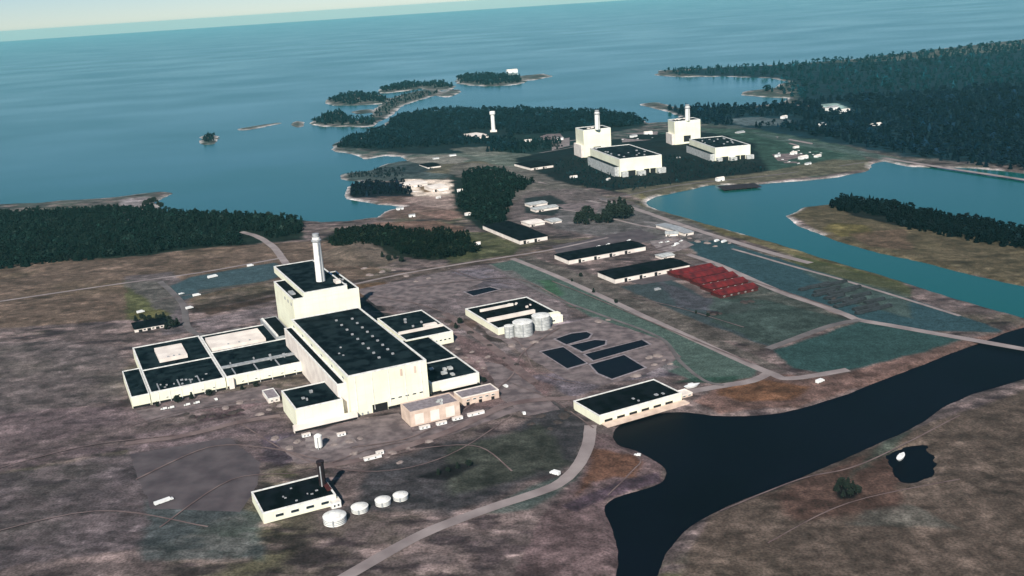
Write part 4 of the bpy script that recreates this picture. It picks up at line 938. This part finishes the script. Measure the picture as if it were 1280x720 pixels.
# ------------------------------------------------------------------ woods
def tree_proto(kind):
    v = []; f = []
    if kind == 0:                                       # spruce: ragged stacked skirts
        n = 7; tiers = ((.30, .02, .42), (.26, .25, .62), (.20, .45, .80), (.12, .65, 1.0))
        for r, z0, z1 in tiers:
            b = len(v); o = random.random()*6
            for i in range(n):
                a = o+2*math.pi*i/n; q = r*random.uniform(.7, 1.2); v.append((q*math.cos(a), q*math.sin(a), z0+random.uniform(-.03, .05)))
            v.append((random.uniform(-.02, .02), random.uniform(-.02, .02), z1))
            f += [(b+i, b+(i+1) % n, b+n) for i in range(n)]
    else:                                               # birch/pine: lumpy open crown of small leaf clumps
        for k in range(13):
            a = random.random()*6.28; rr = random.uniform(.05, .32); z = random.uniform(.3, .92); rr *= math.sin(min(1, (1.02-z)*1.7)*math.pi/2)+.1
            c = (rr*math.cos(a), rr*math.sin(a), z); s = random.uniform(.10, .19); b = len(v)
            for d in ((1, 0, 0), (-1, 0, 0), (0, 1, 0), (0, -1, 0), (0, 0, .9), (0, 0, -.6)):
                v.append(tuple(c[j]+d[j]*s*random.uniform(.7, 1.3)+random.uniform(-.03, .03) for j in range(3)))
            f += [tuple(b+j for j in t) for t in ((0, 2, 4), (2, 1, 4), (1, 3, 4), (3, 0, 4), (2, 0, 5), (1, 2, 5), (3, 1, 5), (0, 3, 5))]
    return np.array(v), np.array(f)
protos = [tree_proto(0), tree_proto(0), tree_proto(1), tree_proto(1), tree_proto(1)]
def foliage_mat():
    m = bpy.data.materials.new('wood_foliage'); m.use_nodes = True; n = m.node_tree.nodes; l = m.node_tree.links; b = n['Principled BSDF']
    b.inputs['Roughness'].default_value = 1; b.inputs['Specular IOR Level'].default_value = 0
    a = n.new('ShaderNodeAttribute'); a.attribute_name = 'leaf'; l.new(a.outputs['Color'], b.inputs['Base Color']); return m
FM = foliage_mat()
def wood(label, pts, sp, hgt, colr=(.0045, .011, .009), dens=.93, cuts=(), name='wood'):
    p = poly(pts); b0, b1 = p.min(0), p.max(0)
    gx, gy = np.meshgrid(np.arange(b0[0], b1[0], sp), np.arange(b0[1], b1[1], sp)); gx = gx.ravel()+rng.uniform(-.5, .5, gx.size)*sp; gy = gy.ravel()+rng.uniform(-.5, .5, gy.size)*sp
    rr = np.hypot(gx, gy); k = np.clip(rr/70, 10, 55); wx = gx+(fbm(gx, gy, 50, 5)-.5)*2*k; wy = gy+(fbm(gx, gy, 50, 6)-.5)*2*k
    ok = (sdist(wx, wy, p) > 0) & (rng.random(gx.size) < dens) & (fbm(gx, gy, 70, 15) > .30)
    gx, gy = gx[ok], gy[ok]; s = land_sd(gx, gy); ok = s > 9
    for c in cuts: ok &= sdist(gx, gy, poly(c)) < 0
    gx, gy = gx[ok], gy[ok]; N = len(gx)
    if N == 0: print('no trees', label); return
    kind = np.where(rng.random(N) < .5, rng.integers(0, 2, N), rng.integers(2, 5, N))
    V = []; Fc = []; Cc = []; off = 0
    for q in range(5):
        ii = np.where(kind == q)[0]
        if not len(ii): continue
        pv, pf = protos[q]; n = len(ii)
        h = hgt*rng.uniform(.65, 1.25, n)*(.8+.4*fbm(gx[ii], gy[ii], 60, 8)); a = rng.uniform(0, 6.28, n); wd = h*rng.uniform(.85, 1.3, n)*(1 if q < 2 else 1.1)
        ca, sa = np.cos(a)[:, None], np.sin(a)[:, None]
        x = gx[ii][:, None]+(pv[:, 0]*ca-pv[:, 1]*sa)*wd[:, None]; y = gy[ii][:, None]+(pv[:, 0]*sa+pv[:, 1]*ca)*wd[:, None]; z = -.3+pv[:, 2][None]*h[:, None]+0*x
        V.append(np.stack([x, y, z], -1).reshape(-1, 3)); Fc.append((pf[None]+(np.arange(n)*len(pv))[:, None, None]+off).reshape(-1, 3)); off += n*len(pv)
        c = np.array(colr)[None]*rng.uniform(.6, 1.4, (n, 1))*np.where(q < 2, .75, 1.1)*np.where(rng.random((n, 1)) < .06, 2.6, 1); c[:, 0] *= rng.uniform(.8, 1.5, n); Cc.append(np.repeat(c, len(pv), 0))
    V = np.concatenate(V); Fc = np.concatenate(Fc); Cc = np.concatenate(Cc)
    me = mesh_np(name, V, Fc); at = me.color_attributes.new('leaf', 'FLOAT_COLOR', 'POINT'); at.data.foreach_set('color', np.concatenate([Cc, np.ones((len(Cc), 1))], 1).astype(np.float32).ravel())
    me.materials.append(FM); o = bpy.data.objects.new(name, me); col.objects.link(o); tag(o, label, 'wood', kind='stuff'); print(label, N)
wood('dark wood along the shore at the left, behind the brown field', [(-500, 330), (-300, 282), (0, 268), (157, 262), (200, 262), (260, 265), (330, 268), (372, 274), (378, 290), (350, 298), (326, 293), (300, 288), (297, 300), (300, 306), (230, 311), (157, 320), (0, 335), (-300, 370)], 6.5, 11)
wood('dark wood in the middle, behind the bare mound', [(408, 303), (430, 290), (480, 286), (550, 290), (578, 294), (600, 306), (590, 316), (540, 324), (500, 319), (484, 309), (440, 311), (415, 309)], 6, 10, (.004, .008, .005))
wood('dark wood covering the headland behind the lone tower', [(412, 184), (430, 172), (478, 161), (490, 148), (540, 137), (605, 137), (700, 138), (770, 141), (808, 153), (790, 158), (700, 166), (645, 170), (636, 190), (612, 190), (600, 179), (560, 184), (480, 187)], 11, 15, (.003, .012, .017), cuts=[[(585, 175), (635, 175), (635, 162), (585, 162)]])
wood('dark scrub below the lone tower', [(612, 186), (640, 176), (700, 172), (708, 186), (650, 192), (615, 191)], 9, 9, (.003, .012, .014), .7)
wood('dark wood between the quay and the pale stores', [(580, 220), (600, 214), (625, 214), (672, 231), (650, 243), (628, 250), (640, 262), (638, 275), (605, 282), (590, 270), (574, 262), (580, 238)], 6.5, 11, (.004, .010, .008))
wood('dark trees on the harbour pier', [(430, 230), (512, 227), (514, 243), (432, 244)], 8, 10, (.003, .006, .012))
wood('low dark scrub along the harbour spit above the pier', [(430, 216), (480, 210), (512, 212), (500, 222), (430, 223)], 9, 7, (.006, .014, .018), .6)
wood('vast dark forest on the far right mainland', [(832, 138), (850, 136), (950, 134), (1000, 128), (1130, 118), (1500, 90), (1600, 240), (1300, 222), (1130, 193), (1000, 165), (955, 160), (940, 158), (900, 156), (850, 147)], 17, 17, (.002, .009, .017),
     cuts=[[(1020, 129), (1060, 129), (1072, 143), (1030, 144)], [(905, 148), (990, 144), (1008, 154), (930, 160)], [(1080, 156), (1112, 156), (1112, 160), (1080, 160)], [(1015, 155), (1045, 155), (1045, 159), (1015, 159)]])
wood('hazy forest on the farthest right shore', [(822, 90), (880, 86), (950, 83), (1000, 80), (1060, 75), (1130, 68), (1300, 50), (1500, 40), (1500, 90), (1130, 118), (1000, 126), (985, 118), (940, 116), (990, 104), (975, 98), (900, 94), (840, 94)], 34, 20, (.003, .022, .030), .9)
wood('dark trees on the brown spit in the lagoon', [(1040, 254), (1060, 244), (1130, 256), (1400, 302), (1400, 330), (1200, 300), (1130, 283), (1080, 268), (1046, 262)], 6.5, 11, (.002, .005, .006))
wood('dark planting around the left distant reactor', [(690, 205), (712, 196), (745, 204), (775, 222), (830, 212), (828, 190), (880, 200), (940, 200), (960, 212), (870, 226), (790, 238), (745, 236), (700, 222)], 9, 5, (.004, .015, .018), .6)
for k, p in enumerate(ISL[:4]+[ISL[8]]+[ISL[10]]+[ISL[5]]):
    c = np.mean(p, 0); q = [(c[0]+(x-c[0])*.98, c[1]+(y-c[1])*.9-.5) for x, y in p]
    wood(['dark trees on the oblong island left of the rocky chain', 'trees on the thin island above the oblong one', 'trees on the small island joined to the rocky chain', 'trees on the farthest large island', 'trees on the peaked islet off the headland', 'trees on the lone small islet in the open water', 'scrub along the rocky chain of islets'][k], q, 16 if k != 5 else 9, 16 if k < 5 else 10, (.003, .014, .018), .95 if k < 6 else .6, name='island_trees')

# ------------------------------------------------------------------ single trees and bushes
def make_tree(kind):
    t = empty('tree', (0, 0, 0)); hgt = 10
    mb = MB().lathe(0, 0, [(.32, 0), (.2, 4), (.06, 8.5)], 8); mb.build('trunk', M['bark'], t)
    v, f = [], []
    for k in range(520):
        a = random.random()*6.28; z = random.uniform(.18, 1) if kind == 0 else random.uniform(.25, 1)
        rmax = (.28*(1.05-z)/.9 if kind == 0 else .36*math.sqrt(max(0, 1-((z-.6)/.42)**2))); rr = rmax*math.sqrt(random.random())*random.uniform(.8, 1.15)
        c = (rr*math.cos(a)*hgt, rr*math.sin(a)*hgt, z*hgt); s = random.uniform(.4, 1.0); b = len(v)
        for _ in range(4): v.append(tuple(c[j]+random.uniform(-s, s) for j in range(3)))
        f += [(b, b+1, b+2), (b, b+2, b+3), (b+1, b+3, b+2)]
    m = MB(); m.v = v; m.f = f; m.build('crown', M['leaf'], t); return t
tp = [make_tree(0), make_tree(1)]
used = [False, False]
CL = [('on the beach at the far left', 1.1, [(183, 258), (188, 255), (193, 254), (198, 257), (202, 260), (190, 262), (179, 261), (186, 259)]),
      ('in the grove by the lagoon road', 1.95, [(762, 268), (768, 265), (775, 263), (781, 266), (786, 271), (772, 272), (765, 274), (779, 274)]),
      ('in the loose group left of the lagoon grove', 1.7, [(727, 277), (734, 273), (741, 276), (748, 279), (733, 281), (755, 276), (722, 280), (760, 279)]),
      ('behind the dark roofed shed at the left edge', .7, [(170, 402), (178, 399), (187, 400), (196, 398), (205, 398), (212, 403), (201, 401), (182, 402)]),
      ('on the shore above the left wood', 1.1, [(245, 268), (268, 269), (284, 270), (300, 270), (320, 272), (336, 272), (352, 274), (364, 275)]),
      ('right of the shed at the left edge', 1.0, [(216, 410), (222, 408), (208, 412)]),
      ('beside the bare mound behind the reactor', 1.0, [(478, 322), (486, 326), (494, 324), (502, 328)]),
      ('by the small hut at the road junction', .8, [(566, 318), (574, 314), (582, 310), (590, 316)]),
      ('along the front foot of the office wing', .62, [(197, 508.5), (222, 503.5), (262, 495.5), (303, 487.5), (240, 499.5), (320, 484)]),
      ('at the ends of the treatment yard', .6, [(575, 405), (570, 411), (598, 485), (605, 478)]),
      ('on the dark scrub in the front yard', .5, [(560, 590), (572, 586), (548, 594), (586, 583)]),
      ('on the verge beside the long road', .5, [(715, 352), (742, 366), (770, 379), (726, 346), (870, 392), (885, 396)]),
      ('in the dark hollow on the far canal bank', .6, [(1046, 615), (1052, 608), (1059, 612), (1066, 610), (1072, 617), (1063, 620), (1054, 621), (1060, 606)])]
ORD = ['first', 'second', 'third', 'fourth', 'fifth', 'sixth', 'seventh', 'eighth']
for where, sc, pl in CL:
    for i, (px, py) in enumerate(sorted(pl)):
        k = i % 2; o = tp[k] if not used[k] else copy_tree(tp[k]); used[k] = True
        a = P(px, py); s = random.uniform(.8, 1.2)*sc
        o.location = (a[0], a[1], -.1); o.rotation_euler = (0, 0, random.random()*6); o.scale = (s*1.3, s*1.3, s)
        tag(o, ORD[i]+' dark tree from the left '+where, 'tree', 'dark trees '+where)
